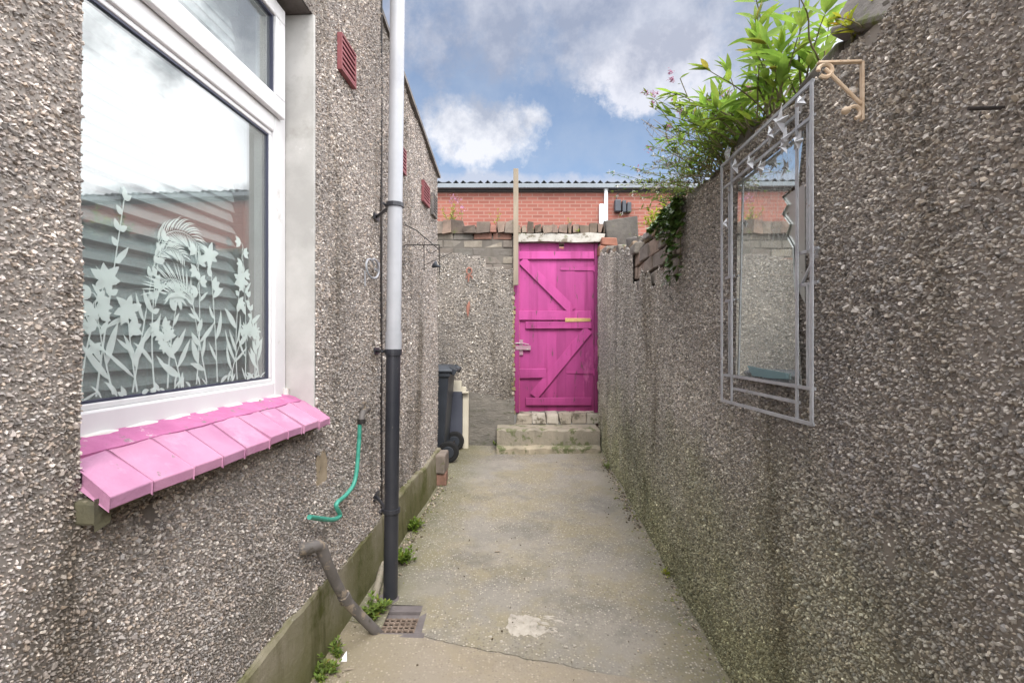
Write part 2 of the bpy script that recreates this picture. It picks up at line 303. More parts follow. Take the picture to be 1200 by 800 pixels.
# ------------------------------------------------------------------ pebbledash meshes
def und(u, v):                         # gentle unevenness of the render coat
    return .004*np.sin(u*3.1+v*2.3)+.003*np.sin(u*7.7-v*5.1+1)+.0018*np.sin(u*17+v*13+2)
PAL_L = np.array([(.52,.47,.42),(.36,.30,.26),(.30,.26,.24),(.22,.18,.16),(.62,.58,.53),(.42,.34,.28),(.34,.33,.33),(.46,.42,.40),(.16,.14,.13),(.40,.31,.23)])
PAL_R = np.array([(.50,.47,.42),(.36,.33,.29),(.30,.28,.26),(.20,.18,.165),(.58,.56,.52),(.42,.37,.31),(.33,.33,.34),(.46,.44,.41),(.14,.13,.12),(.38,.33,.26)])
def pebble_wall(name, fr, regions, bands, pal, material, parent, nbase=0.0, mask=None, mortar=(.33, .30, .275), extra=None, size=1.0):
    """regions: (u0,u1,v0,v1 or function); bands: (u_limit, spacing)"""
    V = []; C = []; starts = []; loops = []; nv = 0; nl = 0
    spots = [(rng.uniform(.5, 3.8), rng.uniform(.3, 2.3), rng.uniform(.006, .022)) for _ in range(26)]
    def push(v, f, k, c):
        nonlocal nv, nl
        V.append(v); C.append(c); loops.append((f+nv).ravel()); starts.append(nl+np.arange(len(f))*k); nv += len(v); nl += f.size
    for (u0, u1, v0, v1) in regions:
        nu = max(2, int((u1-u0)/.03)); vm = v1 if not callable(v1) else v1(np.array([(u0+u1)/2]))[0]
        nw = max(2, int((vm-v0)/.03))
        U = np.linspace(u0, u1, nu+1); T = np.linspace(0, 1, nw+1)
        top = v1(U) if callable(v1) else np.full_like(U, v1)
        UU = np.repeat(U[:, None], nw+1, 1); VV = v0+(top[:, None]-v0)*T[None]
        P = fr.arr(UU.ravel(), VV.ravel(), (nbase+und(UU, VV)).ravel())
        i, j = np.meshgrid(np.arange(nu), np.arange(nw), indexing='ij'); a = (i*(nw+1)+j).ravel()
        f = np.stack([a, a+nw+1, a+nw+2, a+1], 1)
        if mask is not None:
            cu = UU.ravel()[a]+.01; cv = VV.ravel()[a]+.01; f = f[~mask(cu, cv)]
        push(P, f, 4, np.tile(np.array(mortar+(1,)), (len(P), 1)))
        lo = u0
        for (ul, s) in bands:
            hi = min(ul, u1)
            if hi <= lo: continue
            gu = np.arange(lo, hi, s); gv = np.arange(v0, (v1(np.linspace(lo, hi, 20)).max() if callable(v1) else v1), s*.87)
            A, B = np.meshgrid(gu, gv, indexing='ij'); A = A+((np.arange(len(gv)) % 2)*s*.5)[None]
            A = (A+rng.uniform(-.38, .38, A.shape)*s).ravel(); B = (B+rng.uniform(-.38, .38, B.shape)*s).ravel()
            tv = v1(A) if callable(v1) else v1
            ok = (A > lo) & (A < hi) & (B < tv) & (B > v0)
            if mask is not None: ok &= ~mask(A, B)
            ok &= rng.random(len(A)) > .04
            for (su, sv, sr) in spots:      # small places where the chippings have dropped off
                dd = np.hypot(A-su, (B-sv)*(.6+.3*np.sin(su*40)))+.3*sr*np.sin(A*310+B*190)*.5
                ok &= ~((dd < sr) & (rng.random(len(A)) < .85))
            A = A[ok]; B = B[ok]; n = len(A); k = 5
            if n == 0: lo = hi; continue
            r = s*(.42+.46*rng.random(n)**1.4)*size*(1+.16*np.sin(A*9+2*np.sin(B*6))*np.sin(B*8+1))*np.where(rng.random(n) < .05, 1.45, 1); an = rng.uniform(0, PI, n); asp = rng.uniform(.42, .92, n)
            ths = (2*PI*np.arange(k)/k)[None]+rng.uniform(-.5, .5, (n, k))
            def ring(scale, wob):
                rr = r[:, None]*scale*(1+rng.uniform(-wob, wob, (n, k)))
                x = rr*np.cos(ths); y = rr*np.sin(ths)*asp[:, None]
                return x*np.cos(an)[:, None]-y*np.sin(an)[:, None], x*np.sin(an)[:, None]+y*np.cos(an)[:, None]
            x0, y0 = ring(1.0, .15); x1, y1 = ring(.66, .25)
            hh = r*rng.uniform(.35, .95, n)
            tx = rng.uniform(-.75, .75, n)[:, None]; ty = rng.uniform(-.75, .75, n)[:, None]
            off = nbase+und(A, B)
            n0 = np.repeat((off-.0015)[:, None], k, 1); n1 = off[:, None]+hh[:, None]+x1*tx+y1*ty
            Uc = np.concatenate([A[:, None]+x0, A[:, None]+x1], 1); Vc = np.concatenate([B[:, None]+y0, B[:, None]+y1], 1); Nc = np.concatenate([n0, n1], 1)
            P = fr.arr(Uc.ravel(), Vc.ravel(), Nc.ravel())
            c = pal[rng.integers(0, len(pal), n)]*rng.uniform(.75, 1.4, n)[:, None]; c = (c*.55+c.mean(1)[:, None]*.25+.10)*np.array([[1.12, 1.08, 1.045]])*np.where(rng.random((n, 1)) < .10, 1.5, 1.0)*np.where(rng.random((n, 1)) < .12, .6, 1.0)
            c = np.repeat(np.concatenate([c, np.ones((n, 1))], 1), 2*k, 0)
            b = (np.arange(n)*2*k)[:, None, None]
            q = np.array([(i, (i+1) % k, k+(i+1) % k, k+i) for i in range(k)])[None]+b
            push(P, q.reshape(-1, 4), 4, c)
            cap = np.arange(k, 2*k)[None]+b[:, 0]
            V.append(np.zeros((0, 3))); C.append(np.zeros((0, 4)))
            loops.append((cap+nv-len(P)).ravel()); starts.append(nl+np.arange(n)*k); nl += cap.size
            lo = hi
    if extra is not None:              # MB with the body behind the render
        ev = np.array(extra.v); 
        for f in extra.f:
            loops.append(np.array(f)+nv); starts.append(np.array([nl])); nl += len(f)
        V.append(ev); C.append(np.array([(c[0], c[1], c[2], 1) for c in extra.c])); nv += len(ev)
    b = wloc(parent); V = np.concatenate(V)-np.array(b)[None]; C = np.concatenate(C); loops = np.concatenate(loops); starts = np.concatenate(starts)
    me = bpy.data.meshes.new(name); me.vertices.add(len(V)); me.vertices.foreach_set('co', V.astype(np.float32).ravel())
    me.loops.add(len(loops)); me.loops.foreach_set('vertex_index', loops.astype(np.int32))
    me.polygons.add(len(starts)); me.polygons.foreach_set('loop_start', starts.astype(np.int32))
    me.update(calc_edges=True)
    ca = me.color_attributes.new('Col', 'FLOAT_COLOR', 'POINT'); ca.data.foreach_set('color', C.astype(np.float32).ravel())
    me.polygons.foreach_set('use_smooth', np.zeros(len(starts), dtype=bool))
    me.materials.append(material)
    o = bpy.data.objects.new(name, me); COL.objects.link(o); o.parent = parent
    return o
BRK = [(.30,.115,.075),(.26,.12,.085),(.34,.16,.11),(.23,.15,.12),(.20,.16,.14),(.27,.20,.16)]
BRKD = [(.16,.12,.10),(.20,.13,.10),(.13,.115,.10),(.22,.19,.16),(.17,.15,.13)]
def bricks(mb, fr, u0, u1, v0, v1, n0, n1, bw=.215, bh=.065, gap=.012, pal=BRK, jit=.004, test=None):
    r = 0; v = v0
    while v+bh*.6 < v1:
        u = u0-(bw/2 if r % 2 else 0)
        while u < u1:
            a, b = max(u, u0), min(u+bw, u1)
            if b-a > .03 and (test is None or test((a+b)/2, v+bh/2)):
                mb.fbox(fr, a, b-gap, v, min(v+bh, v1), n0, n1+random.uniform(-.006, .006), random.choice(pal), jit, random.uniform(-.01, .01))
            u += bw
        v += bh+gap; r += 1

# ================================================================== SETTING
mb = MB(); mb.add([(-400, -200, -.2), (400, -200, -.2), (400, 700, -.2), (-400, 700, -.2)], [(0, 1, 2, 3)])
g = mb.build('ground', M['asphalt']); tag(g, kind='structure')
mb = MB(); nx_, ny_ = 60, 150
xs = np.linspace(-3.2, 1.0, nx_+1); ys = np.linspace(-2.5, 5.25, ny_+1)
vs = []
for y in ys:
    for x in xs:
        vs.append((x, y, gz(y)+.004*math.sin(x*4+y*2.1)+.003*math.sin(y*6-x*3)+.012*max(0, abs(x-.03-K*y)-.5)))
mb.add(vs, [(j*(nx_+1)+i, j*(nx_+1)+i+1, (j+1)*(nx_+1)+i+1, (j+1)*(nx_+1)+i) for j in range(ny_) for i in range(nx_)
            if not (-.545 < (xs[i]+xs[i+1])/2 < -.39 and 1.945 < (ys[j]+ys[j+1])/2 < 2.13)])
g = mb.build('yard', M['concrete'], smooth=True); tag(g, kind='structure')

# ================================================================== HOUSE (left)
U0, U1, W0, W1 = .854, 1.75, .975, 2.39          # window opening
HU = 2.5; HH = 3.35
house = thing('pebbledashed_house', LW.p(.6, 0, 0), 'tall pebbledashed house wall with a white window and pink tiled sill', 'house')
body = MB(); c = (.2, .18, .17)
def ring_boxes(mb, fr, u0, u1, v0, v1, hu0, hu1, hv0, hv1, n0, n1, col):
    mb.fbox(fr, u0, hu0, v0, v1, n0, n1, col); mb.fbox(fr, hu1, u1, v0, v1, n0, n1, col)
    mb.fbox(fr, hu0, hu1, v0, hv0, n0, n1, col); mb.fbox(fr, hu0, hu1, hv1, v1, n0, n1, col)
ring_boxes(body, LW, -2.0, HU, -.15, HH, U0, U1, W0-.04, W1, -.26, -.008, c)
body.fbox(LW, -2.0, HU, -.15, HH, -4.2, -3.95, c)
body.fbox(LW, HU-.25, HU, -.15, HH, -3.94, -.27, c); body.fbox(LW, -2.0, -1.75, -.15, HH, -3.94, -.27, c)
def band_near(): return [(.5, .03), (1.3, .0063), (1.9, .0070), (2.6, .0078), (9, .0090)]
pebble_wall('wall', LW, [(-2.0, U0, -.1, HH), (U1, HU, -.1, HH), (U0, U1, -.1, W0-.03), (U0, U1, W1, HH)], band_near(), PAL_L, M['dash_l'], house, extra=body,
            mask=lambda u, v: (v < .265) | ((v > 3.0) & (u < 2.0)) | (v > HH-.02) | ((abs(u-1.805) < .045+.006*np.sin(v*60)) & (abs(v-.722) < .055+.006*np.sin(u*90))))
mb = MB(); mb.fbox(LW, -2.05, HU+.15, HH, HH+.12, -4.3, .12); mb.build('roof', M['rooft'], house)
# the visible jamb is smooth cement; head lining is render
mb = MB(); mb.fbox(LW, U1-.012, U1+.002, W0-.02, W1-.002, -.26, .004); jb = mb.build('window_jamb', M['cement'], house, bevel=.003)
# brown bare patch where the dash has fallen off
mb = MB(); mb.poly(LW, [(1.755, .665), (1.80, .655), (1.85, .67), (1.855, .74), (1.83, .785), (1.79, .79), (1.765, .75)], -.006, .002); mb.build('bare_patch', M['tanpatch'], house)
# interior room
room = MB(); rr = (1, 1, 1)
room.fbox(LW, -1.7, HU-.3, .02, .05, -3.9, -.27); room.fbox(LW, -1.7, HU-.3, 2.75, 2.8, -3.9, -.27)
room.fbox(LW, -1.7, HU-.3, .05, 2.75, -3.9, -3.85); room.fbox(LW, HU-.34, HU-.3, .05, 2.75, -3.85, -.27); room.fbox(LW, -1.7, -1.66, .05, 2.75, -3.85, -.27)
room.build('room_lining', M['room'], house)
# plinth
def clip_plinth(a, b, parent):
    mb = MB(); n = max(2, int((b-a)/.03)); vs = []; rp = random.Random(int(a*100)+7); jt = 0
    for i in range(n+1):
        u = a+(b-a)*i/n; w = .006*math.sin(u*9.5)+.004*math.sin(u*5.1); jt = jt*.7+rp.uniform(-.005, .005); t = .278+.010*(u-1.5)+.008*math.sin(u*5)+jt
        vs += [LW.p(u, -.12, .022+w*.5), LW.p(u, t-.012, .011+w*.4), LW.p(u, t-.002, .006), LW.p(u, t+.002, -.03)]
    mb.add(vs, [(i*4+k, (i+1)*4+k, (i+1)*4+k+1, i*4+k+1) for i in range(n) for k in range(3)]+[(n*4, n*4+1, n*4+2, n*4+3), (0, 1, 2, 3)])
    return mb.build('plinth', M['plinth'], parent)
clip_plinth(-2.0, HU, house)
# air vents
def vent(fr, u0, u1, v0, v1, parent, slats=6, n=0.0, m='ventred'):
    mb = MB(); t = .008
    mb.fbox(fr, u0, u1, v0, v0+t, n, n+.02); mb.fbox(fr, u0, u1, v1-t, v1, n, n+.02)
    mb.fbox(fr, u0, u0+t, v0+t, v1-t, n, n+.019); mb.fbox(fr, u1-t, u1, v0+t, v1-t, n, n+.019)
    ve = mb.build('air_vent', M[m], parent)
    mb = MB(); mb.fbox(fr, u0+t, u1-t, v0+t, v1-t, n+.002, n+.007); mb.build('backing', M['dark'], ve)
    mb = MB()
    for i in range(slats):
        a = v0+t+(v1-v0-2*t)*(i+.2)/slats; mb.fbox(fr, u0+t, u1-t, a, a+(v1-v0)/slats*.42, n+.009, n+.018)
    mb.build('louvre', M[m], ve)
    return ve
a0, b0 = lw(395, 47); a1, b1 = lw(413, 78)
vent(LW, 1.95, 2.11, 2.31, 2.46, house)

# window: frames, glass, film
NW = -.10
win = MB()
def bar(mb, u0, u1, v0, v1, n0, n1): mb.fbox(LW, u0, u1, v0, v1, n0, n1)
G0, G1, GB, GT, FB, FT = U0+.055, 1.645, 1.072, 1.915, 2.045, W1-.075
win_o = MB(); bar(win_o, U0, G0-.012, W0, W1, -.17, NW); bar(win_o, G1+.016, U1-.014, W0, W1, -.17, NW)
bar(win_o, G0-.012, G1+.016, 1.0, GB-.014, -.17, NW); bar(win_o, G0-.012, G1+.016, W1-.03, W1, -.17, NW)
bar(win_o, G0-.012, G1+.016, GT+.014, GT+.075, -.17, NW)
window = win_o.build('window', M['upvc'], house, bevel=.005)
mb = MB()          # glazing beads, stepped back
for (a, b, c_, d_) in ((G0, G1, GB, GT),):
    bar(mb, a-.012, b+.016, c_-.014, c_, -.165, NW-.009); bar(mb, a-.012, b+.016, d_, d_+.014, -.165, NW-.009)
    bar(mb, a-.012, a, c_, d_, -.165, NW-.009); bar(mb, b, b+.016, c_, d_, -.165, NW-.009)
mb.build('glazing_bead', M['upvc'], window, bevel=.003)
mb = MB()          # fanlight sash stands proud of the frame
s0, s1, t0, t1 = G0-.03, G1+.05, GT+.068, W1-.022
bar(mb, s0, s1, t0, FB, NW+.001, NW+.022); bar(mb, s0, s1, FT, t1, NW+.001, NW+.022); bar(mb, s0, G0+.02, FB, FT, NW+.001, NW+.022); bar(mb, G1-.012, s1, FB, FT, NW+.001, NW+.022)
mb.build('fanlight_sash', M['upvc'], window, bevel=.005)
mb = MB()          # dark gaskets
for (a, b, c_, d_, n) in ((G0, G1, GB, GT, NW-.012), (G0+.02, G1-.012, FB, FT, NW+.012)):
    w = .006
    bar(mb, a, b, c_, c_+w, n-.02, n); bar(mb, a, b, d_-w, d_, n-.02, n); bar(mb, a, a+w, c_+w, d_-w, n-.02, n); bar(mb, b-w, b, c_+w, d_-w, n-.02, n)
mb.build('gasket', M['upvc_inner'], window)
mb = MB(); bar(mb, G0, G1, GB, GT, NW-.022, NW-.018); mb.build('glass_pane', M['glass'], window)
mb = MB(); bar(mb, G0+.02, G1-.012, FB, FT, NW-.002, NW+.002); mb.build('glass_pane', M['glass'], window)
mb = MB()          # sealant bead along the bottom of the frame
mb.tube([LW.p(U0+(U1-.014-U0)*i/24, 1.001+.003*math.sin(i*2.1), NW+.003+.002*math.sin(i*1.7)) for i in range(25)], .011, 8)
mb.tube([LW.p(U1-.022, 1.0+.06*i/4, NW+.004) for i in range(3)], .012, 6)
mb.build('sealant', M['sealant'], window, smooth=True)

# etched flower film on the main pane
film = MB(); fn = [NW-.0175]
def fpoly(pts):
    fn[0] += 3e-6
    k = len(pts); film.add([LW.p(u, v, fn[0]) for u, v in pts], [tuple(range(k))])
def f_stem(p, a, ln, bend, w=.0035, n=8):
    pts = [p]; x, y = p
    for i in range(n):
        x += math.cos(a)*ln/n; y += math.sin(a)*ln/n; a += bend/n; pts.append((x, y))
    for i in range(n):
        (x0, y0), (x1, y1) = pts[i], pts[i+1]; d = math.hypot(x1-x0, y1-y0) or 1; q = w*(1-.6*i/n)/2
        ox, oy = -(y1-y0)/d*q, (x1-x0)/d*q
        fpoly([(x0-ox, y0-oy), (x1-ox, y1-oy), (x1+ox, y1+oy), (x0+ox, y0+oy)])
    return pts, a
def f_leaf(p, a, ln, w, bend=.5, ser=0):
    k = 9; L_ = []; R_ = []; x, y = p; 
    for i in range(k+1):
        t = i/k; ww = w*math.sin(PI*min(1, t**.8))*.5*(1+ser*random.uniform(-.4, .4))
        L_.append((x-math.sin(a)*ww, y+math.cos(a)*ww)); R_.append((x+math.sin(a)*ww, y-math.cos(a)*ww))
        x += math.cos(a)*ln/k; y += math.sin(a)*ln/k; a += bend/k
    for i in range(k): fpoly([R_[i], R_[i+1], L_[i+1], L_[i]])
def f_flower(p, r, n, a0=0, pw=.5):
    for i in range(n):
        f_leaf(p, a0+2*PI*i/n+random.uniform(-.15, .15), r*random.uniform(.8, 1.1), r*pw, random.uniform(-.5, .5), .4)
    fpoly([(p[0]+r*.28*math.cos(t*PI/4), p[1]+r*.28*math.sin(t*PI/4)) for t in range(8)])
def f_frond(p, a, ln, bend):
    pts, _ = f_stem(p, a, ln, bend, .003, 12); b = a
    for i, q in enumerate(pts[2:]):
        aa = a+bend*(i+2)/12
        for s in (-1, 1):
            for z in (0, .5): f_leaf((q[0]+math.cos(aa)*z*ln/12, q[1]+math.sin(aa)*z*ln/12), aa+s*random.uniform(.7, 1.0), ln*.34*(1-.5*abs(i/11-.4)), .0034, -s*.5-.5)
def f_bell(p, a, r):
    for da in (-.45, 0, .45): f_leaf(p, a+da, r*1.25, r*.65, da*.9, .15)
random.seed(21)
base = GB+.012
specs = [(.93, .40, PI/2+.1, 'frond'), (.965, .26, PI/2-.1, 'lily'), (1.0, .44, PI/2-.15, 'buds'), (1.04, .20, PI/2+.25, 'bells'), (1.09, .33, PI/2-.2, 'frondr'),
         (1.10, .19, PI/2+.2, 'lily'), (1.15, .37, PI/2+.12, 'buds'), (1.19, .235, PI/2-.05, 'daisy'), (1.235, .15, PI/2+.2, 'bells'), (1.29, .34, PI/2-.12, 'bells'),
         (1.33, .22, PI/2+.25, 'frond'), (1.37, .36, PI/2+.05, 'lily'), (1.43, .17, PI/2-.25, 'daisy'), (1.46, .31, PI/2+.1, 'lily'), (1.50, .40, PI/2-.05, 'bells'),
         (1.55, .26, PI/2-.05, 'buds'), (1.57, .15, PI/2+.1, 'daisy')]
for (u, hgt, a, kind) in specs:
    pts, ae = f_stem((u, base), a, hgt, random.uniform(-.5, .5) if 'frond' not in kind else 0, .005, 12)
    for i in range(2, 11, 2):
        s = 1 if i % 4 else -1; q = pts[i]; ln = random.uniform(.05, .11)*(1.15-i/12)
        f_leaf(q, a+s*random.uniform(.45, .85), ln*1.15, random.uniform(.009, .021), s*random.uniform(-.7, .5))
    e_ = pts[-1]
    if kind == 'lily': f_flower(e_, .042, 6, random.random(), .48); f_bell(pts[-4], ae-1.2, .03)
    if kind == 'daisy': f_flower(e_, .036, 13, random.random(), .24)
    if kind == 'frond': f_frond(e_, ae, .17, 2.4); f_frond(pts[-2], ae, .12, 2.0)
    if kind == 'frondr': f_frond(e_, ae, .20, -2.3); f_frond(pts[-2], ae, .12, -2.0)
    if kind == 'bells':
        for i in range(5):
            q = pts[-1-i]; s = 1 if i % 2 else -1; st, sa = f_stem(q, ae+s*.7, .03, -s*2.2, .003, 5); f_bell(st[-1], sa, .024)
    if kind == 'buds':
        for i in range(7):
            q = pts[-1-i]; s = 1 if i % 2 else -1; f_leaf(q, ae+s*.8, .024, .014, 0)
        f_leaf(e_, ae, .03, .014)
for i in range(34):                                     # low growth along the bottom edge
    u = random.uniform(.93, 1.60); f_leaf((u, base-.004), random.uniform(.2, PI-.2), random.uniform(.02, .05), random.uniform(.005, .012), random.uniform(-.9, .9), .2)
film.build('flower_film', M['film'], window)

# sill of painted tiles
cuts = [.837, .939, 1.049, 1.149, 1.241, 1.349, 1.454, 1.541, 1.65, 1.745]
mb = MB()
for i in range(9):
    a, b = cuts[i]+random.uniform(.001, .003), cuts[i+1]-random.uniform(.001, .0035)
    dz = random.uniform(-.004, .004); dn = random.uniform(-.006, .005); dn2 = random.uniform(-.006, .005)
    prof = []
    for (u, dnn) in ((a, dn), (b, dn2)):
        lo = -.002 if (u <= U0+.0 or u >= U1-.013) else -.004
        inner = -.002 if i in (0,) and u < U0+.01 else -.10
        prof.append([(inner, 1.005-(.0 if inner == -.10 else .034)), (-.03, .984), (.060+dnn, .926+dz), (.0585+dnn, .903+dz), (-.02, .945), (inner, .975 if inner == -.10 else .94)])
    vs = [LW.p(a+(.018 if i == 0 and n < .03 else 0), z, n) for n, z in prof[0]]+[LW.p(b, z, n) for n, z in prof[1]]
    mb.add(vs, [(0,1,2,3,4,5), (11,10,9,8,7,6)]+[(k, (k+1) % 6, 6+(k+1) % 6, 6+k) for k in range(6)], (1, 1, 1) if i % 3 else (.93, .95, .97))
mb2 = MB(); vs = []
for i in range(31):
    u = U0+.004+(U1-.02-U0-.004)*i/30; e2 = random.uniform(-.006, .006)
    vs += [LW.p(u, 1.011, -.099), LW.p(u, 1.000+random.uniform(-.002, .002), -.062), LW.p(u, .9885, -.036+e2), LW.p(u, .975, -.040+e2), LW.p(u, .975, -.099)]
mb2.add(vs, [(i*5+k, (i+1)*5+k, (i+1)*5+(k+1) % 5, i*5+(k+1) % 5) for i in range(30) for k in range(5)]+[(0, 1, 2, 3, 4), (154, 153, 152, 151, 150)])
mb2.build('sill_mortar', M['pinksilld'], house)
sill = mb.build('window_sill', M['pinksill'], house, bevel=.004); tag(sill, 'window sill of bubblegum pink painted tiles')
mb = MB(); mb.fbox(LW, cuts[0]+.004, U1-.02, .885, .918, -.02, .022, None, .003); mb.poly(LW, [(.842, .874), (.862, .878), (.866, .915), (.842, .918)], -.02, .040)
mb.build('mortar_bed', M['mossmortar'], house, bevel=.006)

# blind inside: top-level thing
bl = thing('window_blind', LW.p(1.25, 1.0, -.215), 'white horizontal slatted blind hanging behind the flower etched window', 'blind')
mb = MB(); mb.fbox(LW, .88, 1.615, 2.30, 2.35, -.25, -.20); mb.build('headrail', M['blind'], bl, bevel=.003)
v = 1.02; i = 0
while v < 2.28:
    mb = MB(); e1 = 1.60+random.uniform(-.008, .008); th = R(50); w = .025; c_ = math.cos(th)*w; s_ = math.sin(th)*w
    if v > 1.60: th = R(68); c_ = math.cos(th)*w; s_ = math.sin(th)*w
    vs = []
    for u in (.885, e1):
        for k in range(5):
            t = -1+k*.5; arch = .003*(1-t*t)
            vs.append(LW.p(u, v-t*s_+arch*math.cos(th), -.215+t*c_+arch*math.sin(th)))
        for k in range(4, -1, -1):
            t = -1+k*.5; arch = .003*(1-t*t)-.0012
            vs.append(LW.p(u, v-t*s_+arch*math.cos(th), -.215+t*c_+arch*math.sin(th)))
    mb.add(vs, [tuple(range(10)), tuple(range(19, 9, -1))]+[(k, (k+1) % 10, 10+(k+1) % 10, 10+k) for k in range(10)])
    mb.build('slat', M['blind'], bl); v += .043 if v < 1.58 else .034; i += 1

# ================================================================== REAR EXTENSION (left, further)
EU = 4.01
def etop(u): return 2.9-(u-2.6)*.225
ext = thing('rear_extension', LW.p(3.3, 0, -.5), 'lower pebbledashed extension with a sloping roof edge and two red vents', 'extension')
body = MB(); c = (.2, .18, .17)
pts = [(HU+.003, -.15), (EU, -.15), (EU, etop(EU)-.01), (HU+.003, etop(HU)-.01)]
body.poly(LW, pts, -3.0, -.028, c)
pebble_wall('wall', LW, [(HU+.003, EU, -.1, lambda u: etop(u)-.0)], band_near(), PAL_L*.95, M['dash_l'], ext, nbase=-.018, extra=body, mask=lambda u, v: v < .285)
ENDF = Frame(LW.p(EU, 0, 0), (-1, K, 0), (K, 1, 0))
mb = MB(); mb.poly(LW, [(HU+.01, etop(HU)), (EU+.03, etop(EU+.03)), (EU+.03, etop(EU+.03)+.022), (HU+.01, etop(HU)+.022)], -3.0, .006); mb.build('verge', M['stone'], ext, bevel=.003)
clip_plinth(HU+.004, EU+.004, ext)
for (px0, px1, py0, py1) in ((497, 502, 213, 243), (467, 473, 168, 202)):
    ua, _ = lw(px0, 0); ub, _ = lw(px1, 0); zc = CZ+(400-(py0+py1)/2)/F*(ua+ub)/2
    vent(LW, (ua+ub)/2-.10, (ua+ub)/2+.10, zc-.075, zc+.075, ext, 6, -.012)
um, _ = lw(509.5, 0); zc = CZ+(400-241)/F*um; vent(LW, um-.08, um+.08, zc-.09, zc+.08, ext, 7, -.012, 'pipewaste')

# ================================================================== END WALL
end = thing('end_wall', (-.5, 5.3, gz(5.2)), 'old wall at the end of the alley, part pebbledash and part bare brick', 'wall')
S = 5.2/F
def bx(px): return (px-600)*S
def bz(py): return CZ+(400-py)*S
gx0, gx1 = bx(602), bx(701)
body = MB(); c = (.17, .155, .14)
body.fbox(BW, -3.2, gx0, -.15, bz(276), -.22, -.012, c)
def mask_b(u, v):
    up = v > (bz(300)+.03*np.sin(u*7)+np.where(u > bx(568), -.10, .0)+np.where(u > bx(590), -.04, 0))
    low = (u > bx(549)+.02*np.sin(v*20)) & (v < bz(462)-.18*(u-bx(549)))
    return up | low | (u > gx0-.01)
pebble_wall('render', BW, [(-3.0, gx0, -.1, bz(290))], [(-1.2, .016), (3, .0135)], PAL_R*.95, M['dash_b'], end, extra=body, mask=mask_b, size=1.05)
mb = MB(); bricks(mb, BW, -3.0, gx0, bz(318), bz(273), -.10, -.006, pal=[(.24,.13,.10),(.17,.155,.14),(.15,.14,.125),(.21,.19,.165),(.19,.165,.145),(.27,.24,.20)], bh=.075, jit=.006)
mb.build('bare_brickwork', M['brickred'], end, bevel=.006)
mb = MB(); mb.poly(BW, [(bx(549), -.1), (gx0, -.1), (gx0, bz(466)), (bx(590), bz(469)), (bx(575), bz(463)), (bx(549), bz(460))], -.05, .010); mb.build('cement_patch', M['cement_dark'], end, bevel=.006)
mb = MB(); u = -3.0
while u < gx0-.02:
    w = random.uniform(.06, .17); mb.fbox(BW, u, min(u+w, gx0), bz(274), bz(261)+random.uniform(-.045, .022), -.26, .035+random.uniform(-.015, .01), random.choice([(1, .9, .8), (.75, .65, .58), (1.25, 1.0, .85), (1.5, .85, .7)]), .016, random.uniform(-.08, .08)); u += w+.008
u = gx0
while u < bx(707):
    w = random.uniform(.045, .10); mb.fbox(BW, u, min(u+w, bx(708)), bz(273), bz(262.5)+random.uniform(-.035, .015), -.26, .02+random.uniform(-.015, .01), random.choice([(1.2, 1.0, .85), (1.0, .8, .7), (1.5, 1.3, 1.1), (.7, .6, .5)]), .013, random.uniform(-.09, .09)); u += w+.010
mb.build('coping', M['stone'], end, bevel=.010)
mb = MB(); mb.poly(BW, [(bx(606), bz(283.3)), (bx(640), bz(282.4)), (bx(672), bz(283.8)), (bx(702), bz(283.0)), (bx(707), bz(279)), (bx(708), bz(275)), (bx(690), bz(273.6)), (bx(668), bz(275.6)), (bx(641), bz(274)), (bx(622), bz(275.2)), (bx(606), bz(274))], -.24, .022); mb.build('lintel', M['whitestone'], end, bevel=.006)
mb = MB()                       # pier right of the gate, ragged stones
v = gz(5.2)-.05
while v < bz(286):
    hh = random.uniform(.06, .12); mb.fbox(BW, gx1+random.uniform(.0, .02), 1.10, v, min(v+hh, bz(284)), -.22, .02+random.uniform(-.03, .02), random.choice([(.9,.8,.7),(1.3,1.2,1.0),(1,1,.9),(1.6,1.5,1.3)]), .012); v += hh+.004
mb.fbox(BW, bx(712), bx(750), bz(300), bz(254), -.30, -.06, (.5, .5, .48), .03)
mb.build('pier', M['stone'], end, bevel=.012)
mb = MB()
for (a, b, z0, z1) in ((700, 716, 300, 290), (717, 735, 300, 289), (704, 722, 289, 281)): mb.fbox(BW, bx(a), bx(b)-.01, bz(z0), bz(z1), -.2, .09, random.choice(BRK), .012, random.uniform(-.06, .06))
mb.build('loose_brick', M['brickred'], end, bevel=.010)
# threshold stones
mb = MB(); u = gx0+.03
while u < gx1-.02:
    w = random.uniform(.10, .2); mb.fbox(BW, u, min(u+w, gx1), .30, bz(484)-.002+random.uniform(-.01, 0), -.2, .01+random.uniform(-.02, .01), random.choice([(1, .95, .88), (.85, .78, .7), (1.1, 1.05, 1)]), .016); u += w+.002
mb.build('threshold', M['whitestone'], end, bevel=.010)

